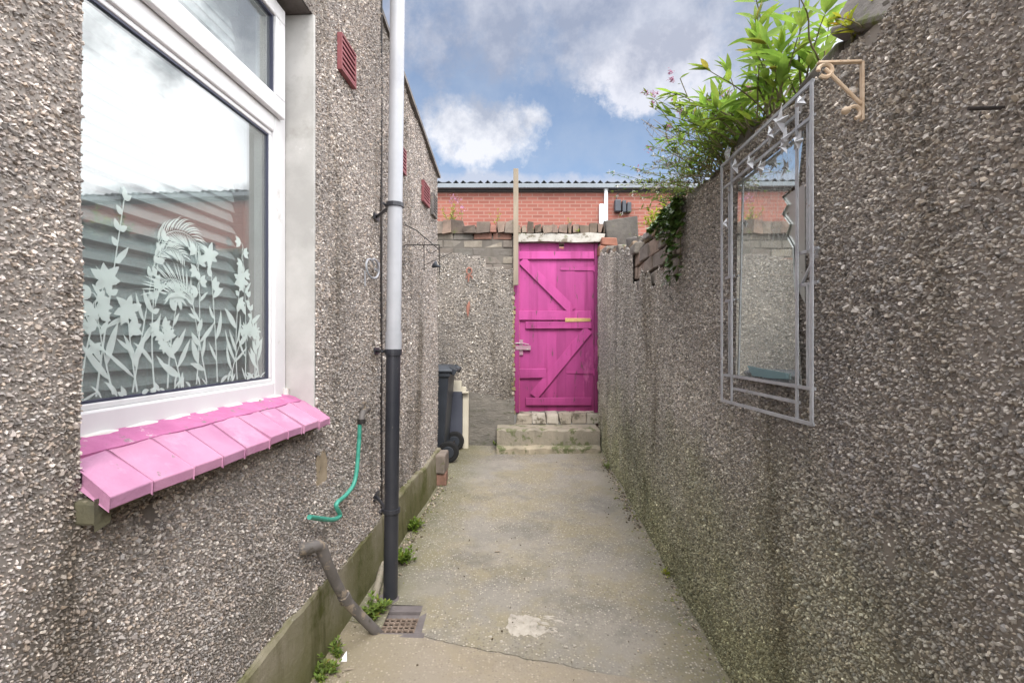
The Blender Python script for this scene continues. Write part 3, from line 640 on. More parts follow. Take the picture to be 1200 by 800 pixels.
# steps
st = thing('entrance_steps', (.4, 5.0, gz(5.0)), 'two worn concrete steps with mossy fronts below the pink gate', 'steps')
def slab(name, x0, x1, y0, y1, z0, z1, parent, col=(1, 1, 1)):
    mb = MB(); n = 22; vs = []
    for i in range(n+1):
        x = x0+(x1-x0)*i/n; o1 = random.uniform(-.018, .018); o2 = random.uniform(-.018, .006)
        vs += [(x, y0+o1, z0), (x, y0+o1*.5, z1-.012+o2), (x, y0+.018, z1+o2*.5), (x, y1, z1), (x, y1, z0)]
    mb.add(vs, [(i*5+k, (i+1)*5+k, (i+1)*5+(k+1) % 5, i*5+(k+1) % 5) for i in range(n) for k in range(5)]+[(0, 1, 2, 3, 4), (n*5+4, n*5+3, n*5+2, n*5+1, n*5)], col)
    return mb.build(name, M['step'], parent, bevel=.004)
slab('step', bx(583), bx(699)-.02, 4.84, 4.95, .02, .135, st, (1.15, 1.12, 1.05)); slab('step', bx(583), bx(702)-.04, 4.92, 5.23, .0, .298, st)
mb = MB(); vs = []
# gate
gt = thing('pink_gate', (bx(651), 5.2, bz(483)), 'tall bright pink ledged and braced wooden gate with peeling paint', 'gate')
GN = -.06   # board face
for i in range(8):
    w = (bx(697)-bx(609))/8; a = bx(609)+w*i
    mb = MB(); top = bz(283.5)-random.uniform(0, .012); k = random.uniform(.80, 1.08)
    notch = i in (4,)
    pts = [(a+.003, bz(482.5)+random.uniform(0, .01)), (a+w-.004, bz(482.5)+random.uniform(0, .01)), (a+w-.003, top), (a+.002, top)]
    if notch: pts = pts[:2]+[(a+w-.003, top), (a+w*.85, top), (a+w*.8, top-.07), (a+w*.25, top-.06), (a+w*.2, top), (a+.002, top)]
    mb.poly(BW, pts, GN-.022, GN+random.uniform(-.005, .004), (k, k, k)); mb.build('board', M['pinkgate'], gt, bevel=.003)
def gbar(name, x0, x1, y0, y1, n=.028, m='pinkgate', k=1.0, jit=.004):
    mb = MB(); mb.fbox(BW, bx(x0), bx(x1), bz(y1), bz(y0), GN+.003, GN+n, (k, k, k), jit); return mb.build(name, M[m], gt, bevel=.004)
gbar('ledge', 608, 697, 293.5, 303, k=1.12); gbar('ledge', 608, 694, 364, 374.8, k=1.05); gbar('ledge', 616, 694, 376.5, 385, k=1.0)
gbar('ledge', 609, 640, 432, 443); gbar('ledge', 616, 694, 466, 475.5)
o = gbar('split_wood', 663, 693, 372.8, 377, .032, 'barewood', 1, .006); tag(o, 'bare splintered yellow wood on the middle rail')
def brace(x0, y0, x1, y1, w):
    mb = MB(); a = Vector((bx(x0), bz(y0))); b = Vector((bx(x1), bz(y1))); d = (b-a).normalized(); n = Vector((-d.y, d.x))*w*S/2
    mb.poly(BW, [tuple(a-n), tuple(b-n), tuple(b+n), tuple(a+n)], GN+.003, GN+.026, (1.08, 1.08, 1.08)); mb.build('brace', M['pinkgate'], gt, bevel=.004)
brace(612, 304.5, 671, 363, 9.5); brace(690, 386, 626, 464, 10)
for (y, x0) in ((314, 657), (436, 664)):
    mb = MB(); mb.poly(BW, [(bx(x0), bz(y)), (bx(x0+1), bz(y+1.5)), (bx(698), bz(y+2.2)), (bx(698), bz(y-2.2)), (bx(x0+1), bz(y-1))], GN+.003, GN+.010)
    mb.tube([BW.p(bx(697), bz(y-4), GN+.014), BW.p(bx(697), bz(y+4), GN+.014)], .009, 8)
    mb.build('strap_hinge', M['pinkgate'], gt, bevel=.001)
mb = MB(); mb.fbox(BW, bx(604), bx(622), bz(410), bz(405), GN+.004, GN+.035); mb.tube([BW.p(bx(603), bz(402), GN+.03), BW.p(bx(612), bz(402), GN+.045), BW.p(bx(620), bz(404), GN+.03)], .008, 8)
mb.fbox(BW, bx(607), bx(613), bz(416), bz(398), GN+.004, GN+.02); mb.build('latch', M['rustlatch'], gt, bevel=.002)
gf = MB(); gf.fbox(BW, bx(602.5), bx(608.6), bz(484), bz(284), -.12, -.03, (.85, .85, .85)); fo = gf.build('gate_post', M['pinkgate'], gt, bevel=.004)
gf = MB(); gf.fbox(BW, bx(697.4), bx(701.5), bz(484), bz(284), -.12, -.04, (.6, .6, .6)); gf.build('gate_post', M['pinkgate'], gt, bevel=.004)
# ragged yellow-green mortar left of gate
mb = MB()
for i in range(26):
    z = bz(485)+(bz(340)-bz(485))*i/26; mb.fbox(BW, bx(600.5)+random.uniform(-.01, .0), bx(603)+random.uniform(-.004, .01), z, z+.035, -.05, random.uniform(-.01, .014), random.choice([(1.5, 1.4, .8), (1.1, 1.0, .6), (2, 1.9, 1.6)]), .005)
mb.build('mortar_edge', M['stone'], end, bevel=.004)
# tall timber post
mb = MB(); mb.fbox(BW, bx(601.8), bx(607.2), bz(335), bz(200), .024, .075, None, .004)
o = mb.build('timber_post', M['greywood'], base=(bx(604), 5.14, bz(335)), bevel=.003); tag(o, 'weathered grey timber upright fixed left of the pink gate, rising above the wall', 'post')

# ================================================================== BOUNDARY WALL (right)
def rtop(u):
    return 1.845+.012*np.sin(u*9)+.010*np.sin(u*23+1)+np.clip(u-3.35, 0, 9)*.165
rwall = thing('boundary_wall', RW.p(2.5, 0, 0), 'long rough pebbledashed boundary wall on the right with plants on top', 'wall')
body = MB(); c = (.17, .155, .14)
n = 60
for i in range(n):
    a = -2+7.4*i/n; b = -2+7.4*(i+1)/n; body.fbox(RW, a, b, -.15, float(rtop((a+b)/2))-.01, -.30, -.045, c)
bu0, bu1 = rw(742, 0)[0], rw(798, 0)[0]       # 3.37 .. 2.26
def mask_r(u, v):
    t = np.clip((u-bu1)/(bu0-bu1), 0, 1)
    low = 1.56+.05*t+.04*np.sin(u*13)+.04*np.sin(u*31)
    hole = (u > bu1) & (u < bu0) & (v > low)
    return hole
pebble_wall('render', RW, [(-2.0, 5.3, -.1, rtop)], [(.45, .03), (1.2, .0066), (1.9, .0072), (2.7, .0080), (9, .0092)], PAL_R, M['dash_r'], rwall, extra=body, mask=lambda u, v: mask_r(u, v))
mb = MB(); bricks(mb, RW, bu1-.05, bu0+.05, 1.44, 1.85, -.12, -.016, bw=.225, bh=.085, pal=[(.30,.23,.19),(.25,.21,.18),(.33,.29,.25),(.22,.19,.17)], jit=.009)
mb.build('bare_brickwork', M['brickred'], rwall, bevel=.006)
# mortar bed / rubble on the top
mb = MB(); u = -2.0
while u < 5.2:
    w = random.uniform(.08, .2); t = float(rtop(u+w/2)); hgt = random.uniform(.015, .055)
    if u < .85: hgt = random.uniform(.03, .06)
    mb.fbox(RW, u, u+w, t-.03, t+hgt, -.29, random.uniform(-.03, .004), random.choice([(1,1,1),(1.2,1.0,.8),(.7,.7,.7)]), .014, random.uniform(-.08, .08)); u += w*.9
mb.build('rubble_top', M['soil'], rwall, bevel=.012)
def rough_block(name, c, size, rot, material, parent, seed):
    random.seed(seed); mb = MB(); mb.box(c, size, rot, None, size[0]*.10); return mb.build(name, M[material], parent, bevel=.012)
copings = [((1.0, 1.885), (.15, .20, .12), (.25, .3, .25)), ((1.075, 1.885), (.13, .10, .07), (.2, -.1, .3)), ((.70, 1.97), (.2, .2, .18), (.05, .1, 0)), ((1.22, 1.87), (.14, .12, .06), (.1, .1, -.2)), ((2.75, 1.875), (.16, .22, .05), (0, .1, .1)), ((3.1, 1.885), (.16, .2, .05), (0, .05, 0)), ((3.55, 1.93), (.16, .22, .07), (.1, 0, .1))]
for i, ((u, v), sz, rt) in enumerate(copings):
    p = RW.p(u, v, -.10+(.02 if i == 0 else 0)); rough_block('coping_stone', p, sz, rt, 'stone' if i not in (1, 3) else 'brickred', rwall, 40+i) 
random.seed(11)
# small bolt in the wall
mb = MB(); uu, vv = rw(1172, 127); mb.tube([RW.p(uu, vv, -.01), RW.p(uu+.004, vv+.002, .042)], .003, 8)
o = mb.build('wall_bolt', M['iron'], base=RW.p(uu, vv, 0)); tag(o, 'short dark bolt sticking out of the wall near the right edge', 'bolt')

# ================================================================== DRAINPIPE
PX, PY = -.560, 2.2
dp = thing('drainpipe', (PX, PY, gz(2.2)), 'tall rainwater pipe, pale grey above and black below, on the house', 'drainpipe')
def pipe_x(z): return PX+.0085*(z-0)*1.0 - 0.0
zj = CZ+(400-411)/F*PY
def pp(z): return Vector((PX+.012*z, PY, z))
mb = MB(); mb.tube([pp(zj+.0), pp(HH+.1)], .0335, 20); mb.build('upper_pipe', M['pipegrey'], dp, smooth=True)
mb = MB(); mb.tube([pp(gz(2.2)-.05), pp(zj+.002)], .0325, 20); mb.build('lower_pipe', M['pipeblack'], dp, smooth=True)
mb = MB(); mb.tube([pp(zj-.02), pp(zj+.006)], .038, 20); mb.build('socket', M['pipeblack'], dp, smooth=True)
mb = MB(); mb.tube([pp(zj+.006), pp(zj+.085)], .037, 20); mb.build('coupling', M['pipegrey'], dp, smooth=True)
for z in (CZ+(400-241)/F*PY, zj-.004, CZ+(400-598)/F*PY):
    mb = MB(); p = pp(z); mb.tube([p-Vector((0, 0, .008)), p+Vector((0, 0, .012))], .0395, 20)
    wq = LW.p(2.41, z, .002); mb.tube([p+Vector((-.030, .02, 0)), wq+(p-wq)*.12, wq], .0085, 6); mb.fbox(LW, 2.375, 2.445, z-.016, z+.016, .002, .012)
    mb.tube([(p.x-.045, PY-.03, z+.002), (p.x-.045, PY+.035, z+.002)], .006, 6)
    mb.build('bracket', M['pipeblack'], dp, bevel=.001)
mb = MB(); mb.tube([(PX-.01, 2.2, gz(2.2)+.0), (PX-.01, 2.2, gz(2.2)+.014)], [.055, .045], 14); 
mb.build('mortar_collar', M['slate'], dp)

# tap and hose
tu, tv = lw(424, 482, .05)
tap = thing('outdoor_tap', LW.p(tu+.05, tv, 0), 'grimy grey outdoor tap beside the drainpipe', 'tap')
mb = MB(); mb.tube([LW.p(tu+.10, tv+.005, -.01), LW.p(tu+.09, tv+.004, .045), LW.p(tu+.07, tv+.002, .055), LW.p(tu, tv-.004, .055), LW.p(tu-.012, tv-.02, .055), LW.p(tu-.012, tv-.045, .055)], [.012, .012, .013, .014, .013, .012], 10); mb.build('spout', M['pipewaste'], tap, smooth=True)
mb = MB(); mb.tube([LW.p(tu+.03, tv+.01, .055), LW.p(tu+.03, tv+.035, .055)], .006, 8); mb.fbox(LW, tu+.005, tu+.055, tv+.033, tv+.042, .049, .061); mb.build('handle', M['pipewaste'], tap, bevel=.002)
mb = MB(); mb.tube([LW.p(tu-.012, tv-.03, .055), LW.p(tu-.012, tv-.05, .055)], .017, 10); mb.build('hose_clip', M['iron'], tap)
hp = [(lw(422, 497, .05), .05), (lw(421, 520, .045), .045), (lw(417, 560, .04), .04), (lw(408, 577, .035), .035), (lw(396, 588, .035), .035), (lw(395, 594, .035), .035), (lw(399, 603, .035), .035), (lw(391, 608, .035), .035), (lw(376, 607, .03), .03), (lw(363, 605, .03), .03)]
pts = [LW.p(u, v, n) for (u, v), n in hp]
mb = MB(); mb.tube(curve_pts(pts, 8), .0088, 10)
o = mb.build('garden_hose', M['hose'], base=pts[-1], smooth=True); tag(o, 'short green hose hanging from the tap with a kinked end', 'hose')

# waste pipe
wu, wv = lw(357, 650, .03)
p0 = LW.p(wu-.02, wv+.005, -.03); wu += .05; p0 = LW.p(wu-.01, wv+.0, -.03); p1 = LW.p(wu+.005, wv+.002, .018); p2 = LW.p(wu+.045, wv-.010, .038); p4 = at(445, 744, 1.97); p3 = at(404, 700, 1.83)
wp = thing('waste_pipe', p4, 'dirty grey waste pipe slanting from the wall down into the drain', 'waste pipe')
mb = MB(); mb.tube(curve_pts([p1, p2, p2+(p3-p2)*.15, p3, p4], 6)[4:], .0195, 14); mb.build('pipe', M['pipewaste'], wp, smooth=True)
mb = MB(); mb.tube(curve_pts([p0, p1, p2, p2+(p3-p2)*.22], 6), .0215, 14); mb.build('elbow', M['pipewaste'], wp, smooth=True)
mb = MB(); d_ = (p3-p2); mb.tube([p3-d_*.06, p3+d_*.06], .023, 14); mb.build('collar', M['pipewaste'], wp, smooth=True)

# gully
gy = thing('drain_gully', (-.46, 2.04, gz(2.04)), 'square drain with a rusty grate beside the black pipe', 'drain')
zg = gz(2.04)
mb = MB(); mb.box((-.4665, 2.133, zg-.010), (.22, .055, .03)); mb.box((-.386, 2.03, zg-.010), (.03, .155, .03)); mb.box((-.4665, 2.03, zg-.09), (.19, .20, .02)); mb.box((-.57, 2.03, zg-.010), (.03, .155, .03)); mb.box((-.4665, 1.94, zg-.012), (.22, .03, .03))
mb.box((-.478, 2.085, zg-.02), (.15, .045, .02)); mb.build('surround', M['slate'], gy, bevel=.003)
mb = MB()
for i in range(7): mb.box((-.545+.0235*i, 2.005, zg-.004), (.008, .115, .012))
for i in range(5): mb.box((-.4745, 1.955+.025*i, zg-.003), (.155, .007, .010), (0, 0, random.uniform(-.05, .05)))
mb.build('grate', M['drainiron'], gy, bevel=.002)

# pale pipe stub lying along the plinth
pa, pb = at(437, 713, 2.12), at(449, 672, 2.48); pa.z = gz(2.12)+.03; pb.z = gz(2.5)+.03
mb = MB(); mb.tube([pa, pb], .017, 10); o = mb.build('clay_pipe', M['step'], base=pa, smooth=True); tag(o, 'pale length of pipe lying along the plinth behind the drainpipe', 'pipe')

# iron bracket with hanging cone
hb = thing('basket_bracket', LW.p(2.95, 1.79, 0), 'black wrought iron hanging bracket on the extension wall', 'bracket')
YB = 2.98; wxb = -.81+K*YB-.018
def hpnt(px, py, y=YB): return at(px, py, y)
mb = MB(); mb.tube([Vector((wxb, YB, hpnt(0, 287).z)), hpnt(515, 287)], .0035, 6); mb.tube([Vector((wxb, YB, hpnt(0, 262).z)), hpnt(488, 270), hpnt(515, 293)], .0035, 6); mb.build('arm', M['iron'], hb)
mb = MB(); mb.tube([Vector((wxb+.005, YB, hpnt(0, 255).z)), Vector((wxb+.005, YB, hpnt(0, 312).z))], .005, 6); mb.build('back_plate', M['iron'], hb)
mb = MB(); mb.tube([hpnt(497, 283), hpnt(497, 317)], .003, 6); mb.tube([hpnt(515, 287), hpnt(515, 322)], .003, 6); mb.tube([hpnt(497, 311), hpnt(512, 304), hpnt(530, 296)], .002, 6)
mb.tube(curve_pts([hpnt(484, 287), hpnt(490, 293), hpnt(496, 290), hpnt(494, 284), hpnt(489, 286)], 6), .002, 6)
mb.tube(curve_pts([hpnt(500, 293), hpnt(505, 297), hpnt(512, 293)], 6), .002, 6); mb.build('scroll', M['iron'], hb)
mb = MB(); c0 = hpnt(508.5, 309.5); mb.tube([c0, c0+Vector((.006, 0, -.004)), c0+Vector((.02, 0, -.012)), c0+Vector((.045, -.002, -.016))], [.026, .024, .010, .002], 14)
o = mb.build('cone_lamp', M['bin'], base=c0, smooth=True); tag(o, 'small dark cone shaped lamp hanging from the iron bracket', 'lamp')
# washing line to the end wall ornament
mb = MB(); mb.tube([hpnt(515, 320.5), at(549, 320, 5.16)], .0018, 5); o = mb.build('washing_line', M['greywood'], base=hpnt(515, 320.5)); tag(o, 'thin line running from the iron bracket to the end wall', 'line')
# wire loop
mb = MB(); cu, cv = lw(431, 315); k = []
for i in range(26):
    a = 2*PI*i/20+.6; k.append(LW.p(cu+.075*math.cos(a), cv+.045*math.sin(a), .012+.001*i))
mb.tube(k, .005, 6); mb.tube([LW.p(cu-.07, cv-.02, .012), LW.p(cu-.06, cv-.09, .01)], .004, 6); mb.tube([LW.p(cu+.07, cv+.01, .012), LW.p(cu+.13, cv+.0, .01), LW.p(cu+.13, cv+.05, .01)], .006, 6)
o = mb.build('wire_coil', M['pipegrey'], base=LW.p(cu, cv, 0), smooth=True); tag(o, 'loop of grey cable on the pebbledash left of the drainpipe', 'cable')
# black tube put in as the dark shade line of the house-extension joint
mb = MB(); mb.tube([LW.p(2.49, .3, .006), LW.p(2.49, 3.0, .006)], .006, 6); o = mb.build('joint_shade', M['iron'], base=LW.p(2.49, .3, 0)); tag(o, 'thin black strip standing for the shade in the joint behind the drainpipe', 'cable')

# red ornaments on the end wall
for (px, py, h_, lab) in ((550, 321, .16, 'faded red ring ornament, upper of two on the end wall'), (549, 362, .17, 'faded red drop ornament, lower of two on the end wall')):
    mb = MB(); x, z = bx(px), bz(py)
    if py < 340:
        mb.tube([BW.p(x+.028*math.cos(2*PI*i/14), z+.03+.035*math.sin(2*PI*i/14), .02) for i in range(15)], .008, 6); mb.tube([BW.p(x, z, .02), BW.p(x-.01, z-h_*.55, .02)], [.016, .006], 6)
        for s in (-1, 1): mb.tube([BW.p(x, z-.01, .02), BW.p(x+s*.03, z-.03, .02), BW.p(x+s*.035, z-.055, .02)], .005, 5)
    else:
        mb.tube([BW.p(x+.012, z+h_*.5, .02), BW.p(x, z+.03, .02), BW.p(x-.006, z-.03, .02), BW.p(x-.004, z-h_*.5, .02)], [.004, .02, .016, .004], 8)
    o = mb.build('wall_ornament', M['terracotta'], base=BW.p(x, z, 0), smooth=True); tag(o, lab, 'ornament', 'red ornaments on the end wall')

# ================================================================== BIN, BOARDS, BLOCKS
bn = thing('wheelie_bin', (-.87, 4.76, gz(4.7)), 'dark grey wheelie bin tucked behind the corner of the extension', 'bin')
zb = gz(4.7); mb = MB(); vs = []
for (x0, x1, y0, y1, z) in ((-1.10, -.66, 4.57, 4.95, zb+.03), (-1.13, -.60, 4.52, 5.0, zb+.80), (-1.15, -.585, 4.505, 5.015, zb+.805), (-1.15, -.585, 4.505, 5.015, zb+.845)):
    vs += [(x0, y0, z), (x1, y0, z), (x1, y1, z), (x0, y1, z)]
mb.add(vs, [(0, 3, 2, 1)]+[(k*4+i, k*4+(i+1) % 4, k*4+4+(i+1) % 4, k*4+4+i) for k in range(3) for i in range(4)]+[(12, 13, 14, 15)]); mb.build('body', M['bin'], bn, bevel=.015)
mb = MB(); vs = []
for (x0, x1, y0, y1, z) in ((-1.165, -.56, 4.49, 5.03, zb+.848), (-1.165, -.56, 4.49, 5.03, zb+.87), (-1.10, -.62, 4.56, 4.97, zb+.905)):
    vs += [(x0, y0, z), (x1, y0, z), (x1, y1, z), (x0, y1, z)]
mb.add(vs, [(0, 3, 2, 1)]+[(k*4+i, k*4+(i+1) % 4, k*4+4+(i+1) % 4, k*4+4+i) for k in range(2) for i in range(4)]+[(8, 9, 10, 11)]); mb.build('lid', M['bin'], bn, bevel=.01)
mb = MB(); mb.tube([(-.60, 4.56, zb+.87), (-.545, 4.56, zb+.865), (-.535, 4.6, zb+.862), (-.535, 4.92, zb+.862), (-.545, 4.96, zb+.865), (-.60, 4.96, zb+.87)], .016, 8)
mb.box((-.57, 4.55, zb+.86), (.08, .03, .06), (0, .5, 0)); mb.box((-.57, 4.97, zb+.86), (.08, .03, .06), (0, .5, 0)); mb.build('handle', M['bin'], bn, bevel=.004)
for y in (4.50, 4.985):
    mb = MB(); cz = zb+.102; mb.tube([(-.60, y-.024, cz), (-.60, y-.02, cz), (-.60, y+.02, cz), (-.60, y+.024, cz)], [.085, .1, .1, .085], 28); w_ = mb.build('wheel', M['rubber'], bn, bevel=.003)
    mb = MB(); mb.tube([(-.60, y-.030, cz), (-.60, y+.03, cz)], .055, 18); mb.build('hub', M['bin'], w_, bevel=.004)
mb = MB(); mb.tube([(-.60, 4.5, zb+.102), (-.60, 4.99, zb+.102)], .012, 8); mb.build('axle', M['iron'], bn)

mb = MB(); pz = gz(5.05)
mb.box((-.60, 5.075, pz+.30), (.15, .018, .60), (R(-4), 0, 0)); o = mb.build('leaning_board', M['panelgrey'], base=(-.6, 5.08, pz), bevel=.002); tag(o, 'slate grey board leaning beside the wheelie bin', 'board')
mb = MB(); mb.box((-.492, 5.085, pz+.30), (.062, .05, .60), (R(-4), 0, 0)); mb.box((-.492, 5.06, pz+.595), (.068, .06, .015))
o = mb.build('leaning_board', M['panelcream'], base=(-.49, 5.08, pz), bevel=.003); tag(o, 'narrow cream plank right of the grey board by the bin', 'board')
mb = MB(); mb.box((-.62, 5.135, pz+.355), (.155, .018, .71), (R(-4), 0, 0)); mb.box((-.52, 5.14, pz+.325), (.05, .018, .645), (R(-4), 0, 0))
o = mb.build('leaning_board', M['panelcream'], base=(-.6, 5.14, pz), bevel=.003); tag(o, 'taller cream panel with stepped top behind the grey board', 'board')

zk = gz(3.9)
mb = MB(); mb.box((-.583, 3.93, zk+.048), (.10, .20, .096), (0, 0, .04), (.30, .17, .13), .004); o = mb.build('brick', M['brickred'], base=(-.583, 3.93, zk), bevel=.006); tag(o, 'reddish brick on the ground at the foot of the extension corner', 'brick')
mb = MB(); mb.box((-.588, 3.92, zk+.172), (.112, .21, .148), (0, 0, -.03), (1.2, 1.1, 1.0), .004); o = mb.build('stone_block', M['stone'], base=(-.588, 3.92, zk+.098), bevel=.012); tag(o, 'grey brown block sitting on the brick by the bin', 'block')

# ================================================================== MIRROR
RM = Frame((.687, 0, 0), (K, 1, 0), (-1, K, 0))
mz0, mz1 = CZ-.195, CZ+.612; mu0, mu1 = 1.123, 1.668
mir = thing('wall_mirror', RW.p((mu0+mu1)/2, mz0, .035), 'broken garden mirror in a silver metal lattice frame hung on the right wall', 'mirror')
def mbar(mb, u0, v0, u1, v1, w=.0065, n=.036, t=.005):
    a = Vector((u0, v0)); b = Vector((u1, v1)); d = (b-a).normalized(); q = Vector((-d.y, d.x))*w/2
    mb.poly(RW, [tuple(a-q), tuple(b-q), tuple(b+q), tuple(a+q)], n, n+t)
sk = .012  # the frame hangs a little out of square
mb = MB(); il, ir = mu1-.070, mu0+.075; ib, it = mz0+.083, mz1-.078
mbar(mb, mu0, mz0, mu0, mz1, .007); mbar(mb, mu1, mz0-.01, mu1, mz1, .007)
mbar(mb, mu0-.004, mz0, mu1+.004, mz0-.01, .007, .034); mbar(mb, mu0-.004, mz1, mu1+.004, mz1, .007, .034)
mb.build('outer_frame', M['silver'], mir, bevel=.001)
mb = MB(); mbar(mb, ir, mz0, ir, mz1, .006, .030); mbar(mb, il, mz0-.006, il, mz1, .006, .030); mbar(mb, mu0, ib, mu1, ib-.004, .006, .0285); mbar(mb, mu0, it, mu1, it, .006, .0285)
mb.build('inner_frame', M['silver'], mir, bevel=.001)
mb = MB(); um = (mu0+ir)/2; ul = (mu1+il)/2; vb = (mz0+ib)/2; vt = (mz1+it)/2
vm = CZ+.16
for (u, sgn) in ((um, 0), (ul, 0)):
    mbar(mb, u, ib, u, vm-.02, .0045, .024); mbar(mb, u, vm+.06, u, it, .0045, .024)
for v in (vm-.02, vm+.06): mbar(mb, mu0, v, ir, v, .006, .022); mbar(mb, il, v, mu1, v, .006, .022)
mbar(mb, ir, vb, il, vb-.003, .006, .024); mbar(mb, ir, vt, il, vt, .006, .024); mbar(mb, mu0, vm+.06, ir, vm-.02, .002, .02)
mb.build('lattice', M['silver'], mir, bevel=.001)
def mp(px, py): return rw(px, py, .02)
glass = [(ir+.004, ib+.002), (il-.004, ib-.002), (il-.004, it-.004), (ir+.004, it-.004)]
ch = [mp(933, 214), mp(914, 231), mp(920, 240), mp(914, 251), mp(923, 263), mp(919, 276), mp(927, 290), mp(929, 330), mp(931, 352)]
ch = [(max(u, ir+.004), v) for u, v in ch]
gp = [glass[3]]+ch+[glass[0], glass[1], glass[2]]
TM = Frame(RW.p(0, 0, .0), (K-.008, 1, 0), (-1, K-.008, -.0))
mb = MB()
tilt = .012
vs = [RW.p(u, v, .020) for u, v in gp]+[RW.p(u, v, .015) for u, v in gp]; k = len(gp)
import bmesh
bm = bmesh.new(); b_ = wloc(mir)
fv = [bm.verts.new(RW.p(u, v, .020-(v-CZ)*tilt)-b_) for u, v in gp]; bv = [bm.verts.new(RW.p(u, v, .016-(v-CZ)*tilt)-b_) for u, v in gp]
f1 = bm.faces.new(fv); f2 = bm.faces.new(bv[::-1])
for i in range(k): bm.faces.new((fv[i], bv[i], bv[(i+1) % k], fv[(i+1) % k]))
bmesh.ops.triangulate(bm, faces=[f1, f2]); bmesh.ops.recalc_face_normals(bm, faces=bm.faces[:])
me = bpy.data.meshes.new('mirror_glass'); bm.to_mesh(me); bm.free(); me.materials.append(M['mirror']); o = bpy.data.objects.new('mirror_glass', me); COL.objects.link(o); o.parent = mir
mb = MB(); mb.poly(RW, [(ir+.005, ch[0][1]-.01)]+[(u+.012, v) for u, v in ch[1:-1]]+[(ir+.005, ch[-1][1]-.01)], .0085, .0105); mb.build('mirror_shard', M['shardback'], mir)
mb = MB(); mb.poly(RW, [mp(878, 428), mp(892, 431), mp(925, 437), mp(925, 444), mp(905, 443), mp(884, 440)], .0215, .027); mb.build('glass_shard', M['shard'], mir)
def star_leaf(mb, u, v, r, n, rot):
    pts = []
    for i in range(10):
        a = rot+2*PI*i/10; q = r if i % 2 == 0 else r*.38; q *= random.uniform(.8, 1.1); pts.append((u+q*math.cos(a), v+q*math.sin(a)))
    c = RW.p(u, v, n+.012); rim = [RW.p(a, b, n+random.uniform(-.004, .006)) for a, b in pts]
    mb.add([c]+rim, [(0, 1+i, 1+(i+1) % 10) for i in range(10)])
for (px, py, r) in ((853, 180, .030), (862, 196, .032), (880, 191, .032), (893, 196, .026), (915, 143, .045), (905, 158, .028), (922, 163, .034), (937, 166, .028), (940, 120, .024), (851, 262, .022), (920, 172, .03)):
    mb = MB(); u, v = rw(px, py, .045); star_leaf(mb, u, v, r, .045, random.random()*3)
    mb.build('metal_leaf', M['silver'], mir)
# shelf bracket
u, v = rw(1016, 107)
sb = thing('shelf_bracket', RW.p(u, v-.06, 0), 'rusty cream metal bracket screwed to the wall above the mirror', 'bracket')
zt = CZ+(400-73)/F*u; zb_ = CZ+(400-142)/F*u
mb = MB(); mb.fbox(RW, u-.005, u+.005, zb_, zt, .008, .013); mb.build('wall_plate', M['bracket'], sb, bevel=.001)
mb = MB(); mb.fbox(RW, u-.005, u+.005, zt-.002, zt+.003, .013, .100); mb.build('arm', M['bracket'], sb, bevel=.001)
mb = MB(); mb.tube([RW.p(u, zb_+.035, .013), RW.p(u, zt-.012, .085)], .0038, 8); mb.build('brace', M['bracket'], sb, smooth=True)
mb = MB(); mb.tube([RW.p(u+.0, zt-.016+.014*math.sin(a), .085+.014*math.cos(a)) for a in [i*.5 for i in range(12)]], .0045, 6); mb.build('scroll', M['bracket'], sb, smooth=True); mb = MB(); mb.tube([RW.p(u, zb_+.018+.013*math.sin(a), .027+.013*math.cos(a)) for a in [i*.5 for i in range(10)]], .004, 6)
mb.build('scroll', M['bracket'], sb, smooth=True)
mb = MB(); bmv = RW.p(u, zb_+.022, .043)
for i in range(5): mb.tube([bmv+Vector((0, 0, -.009+.0036*i)), bmv+Vector((0, 0, -.009+.0036*(i+1)))], [(.0001, .006, .009, .009, .006, .0001)[i], (.0001, .006, .009, .009, .006, .0001)[i+1]], 10, caps=False)
mb.build('knob', M['bracket'], sb, smooth=True)

# ================================================================== BRICK BUILDING BEHIND
YB2 = 10.0; S2 = YB2/F
def cz(py): return CZ+(400-py)*S2
def cx(px): return (px-600)*S2
bb = thing('brick_building', (2, 12, -.2), 'long low red brick building with corrugated roof beyond the end wall', 'building')
mb = MB(); mb.box((4, YB2+4, (cz(222)-.2)/2), (24, 8, cz(222)+.2)); mb.build('wall', M['brickmod'], bb)
mb = MB(); n = 24*14; vs = []
for i in range(n+1):
    x = -8.2+24.4*i/n; w = .040*math.cos(2*PI*(x)/.166)
    vs += [(x, YB2-.14, cz(215.6)+w), (x, YB2+4, cz(215.6)+w+.55), (x, YB2+4, cz(215.6)+w+.535), (x, YB2-.14, cz(215.6)+w-.015)]
mb.add(vs, [(i*4+k, (i+1)*4+k, (i+1)*4+(k+1) % 4, i*4+(k+1) % 4) for i in range(n) for k in range(4)]); mb.build('roof', M['rooft'], bb)
mb = MB(); mb.box((4, YB2-.10, cz(220.3)), (24.4, .12, .09)); mb.build('gutter', M['gutter'], bb, bevel=.01)
mb = MB(); mb.box((4, YB2-.03, cz(224.3)), (24.2, .05, .05)); mb.build('fascia', M['iron'], bb)
mb = MB(); mb.tube([(cx(709.5), YB2-.06, cz(222)), (cx(709.5), YB2-.06, cz(275))], .04, 10); mb.tube([(cx(709.5), YB2-.06, cz(223.5)), (cx(709.5), YB2-.06, cz(221))], .05, 10); mb.build('downpipe', M['pipewhite'], bb)
mb = MB(); mb.box((cx(704.2), YB2-.05, cz(252)), (.09, .08, .42)); mb.build('cable_box', M['pipewhite'], bb, bevel=.01)
for (a, b, t, u_) in ((719, 726, 236, 250), (727.5, 732, 237, 251), (733, 738, 239, 251)):
    mb = MB(); mb.box((cx((a+b)/2), YB2-.09, cz((t+u_)/2)), (cx(b)-cx(a), .14, (u_-t)*S2)); mb.build('meter_box', M['bin'], bb, bevel=.02)
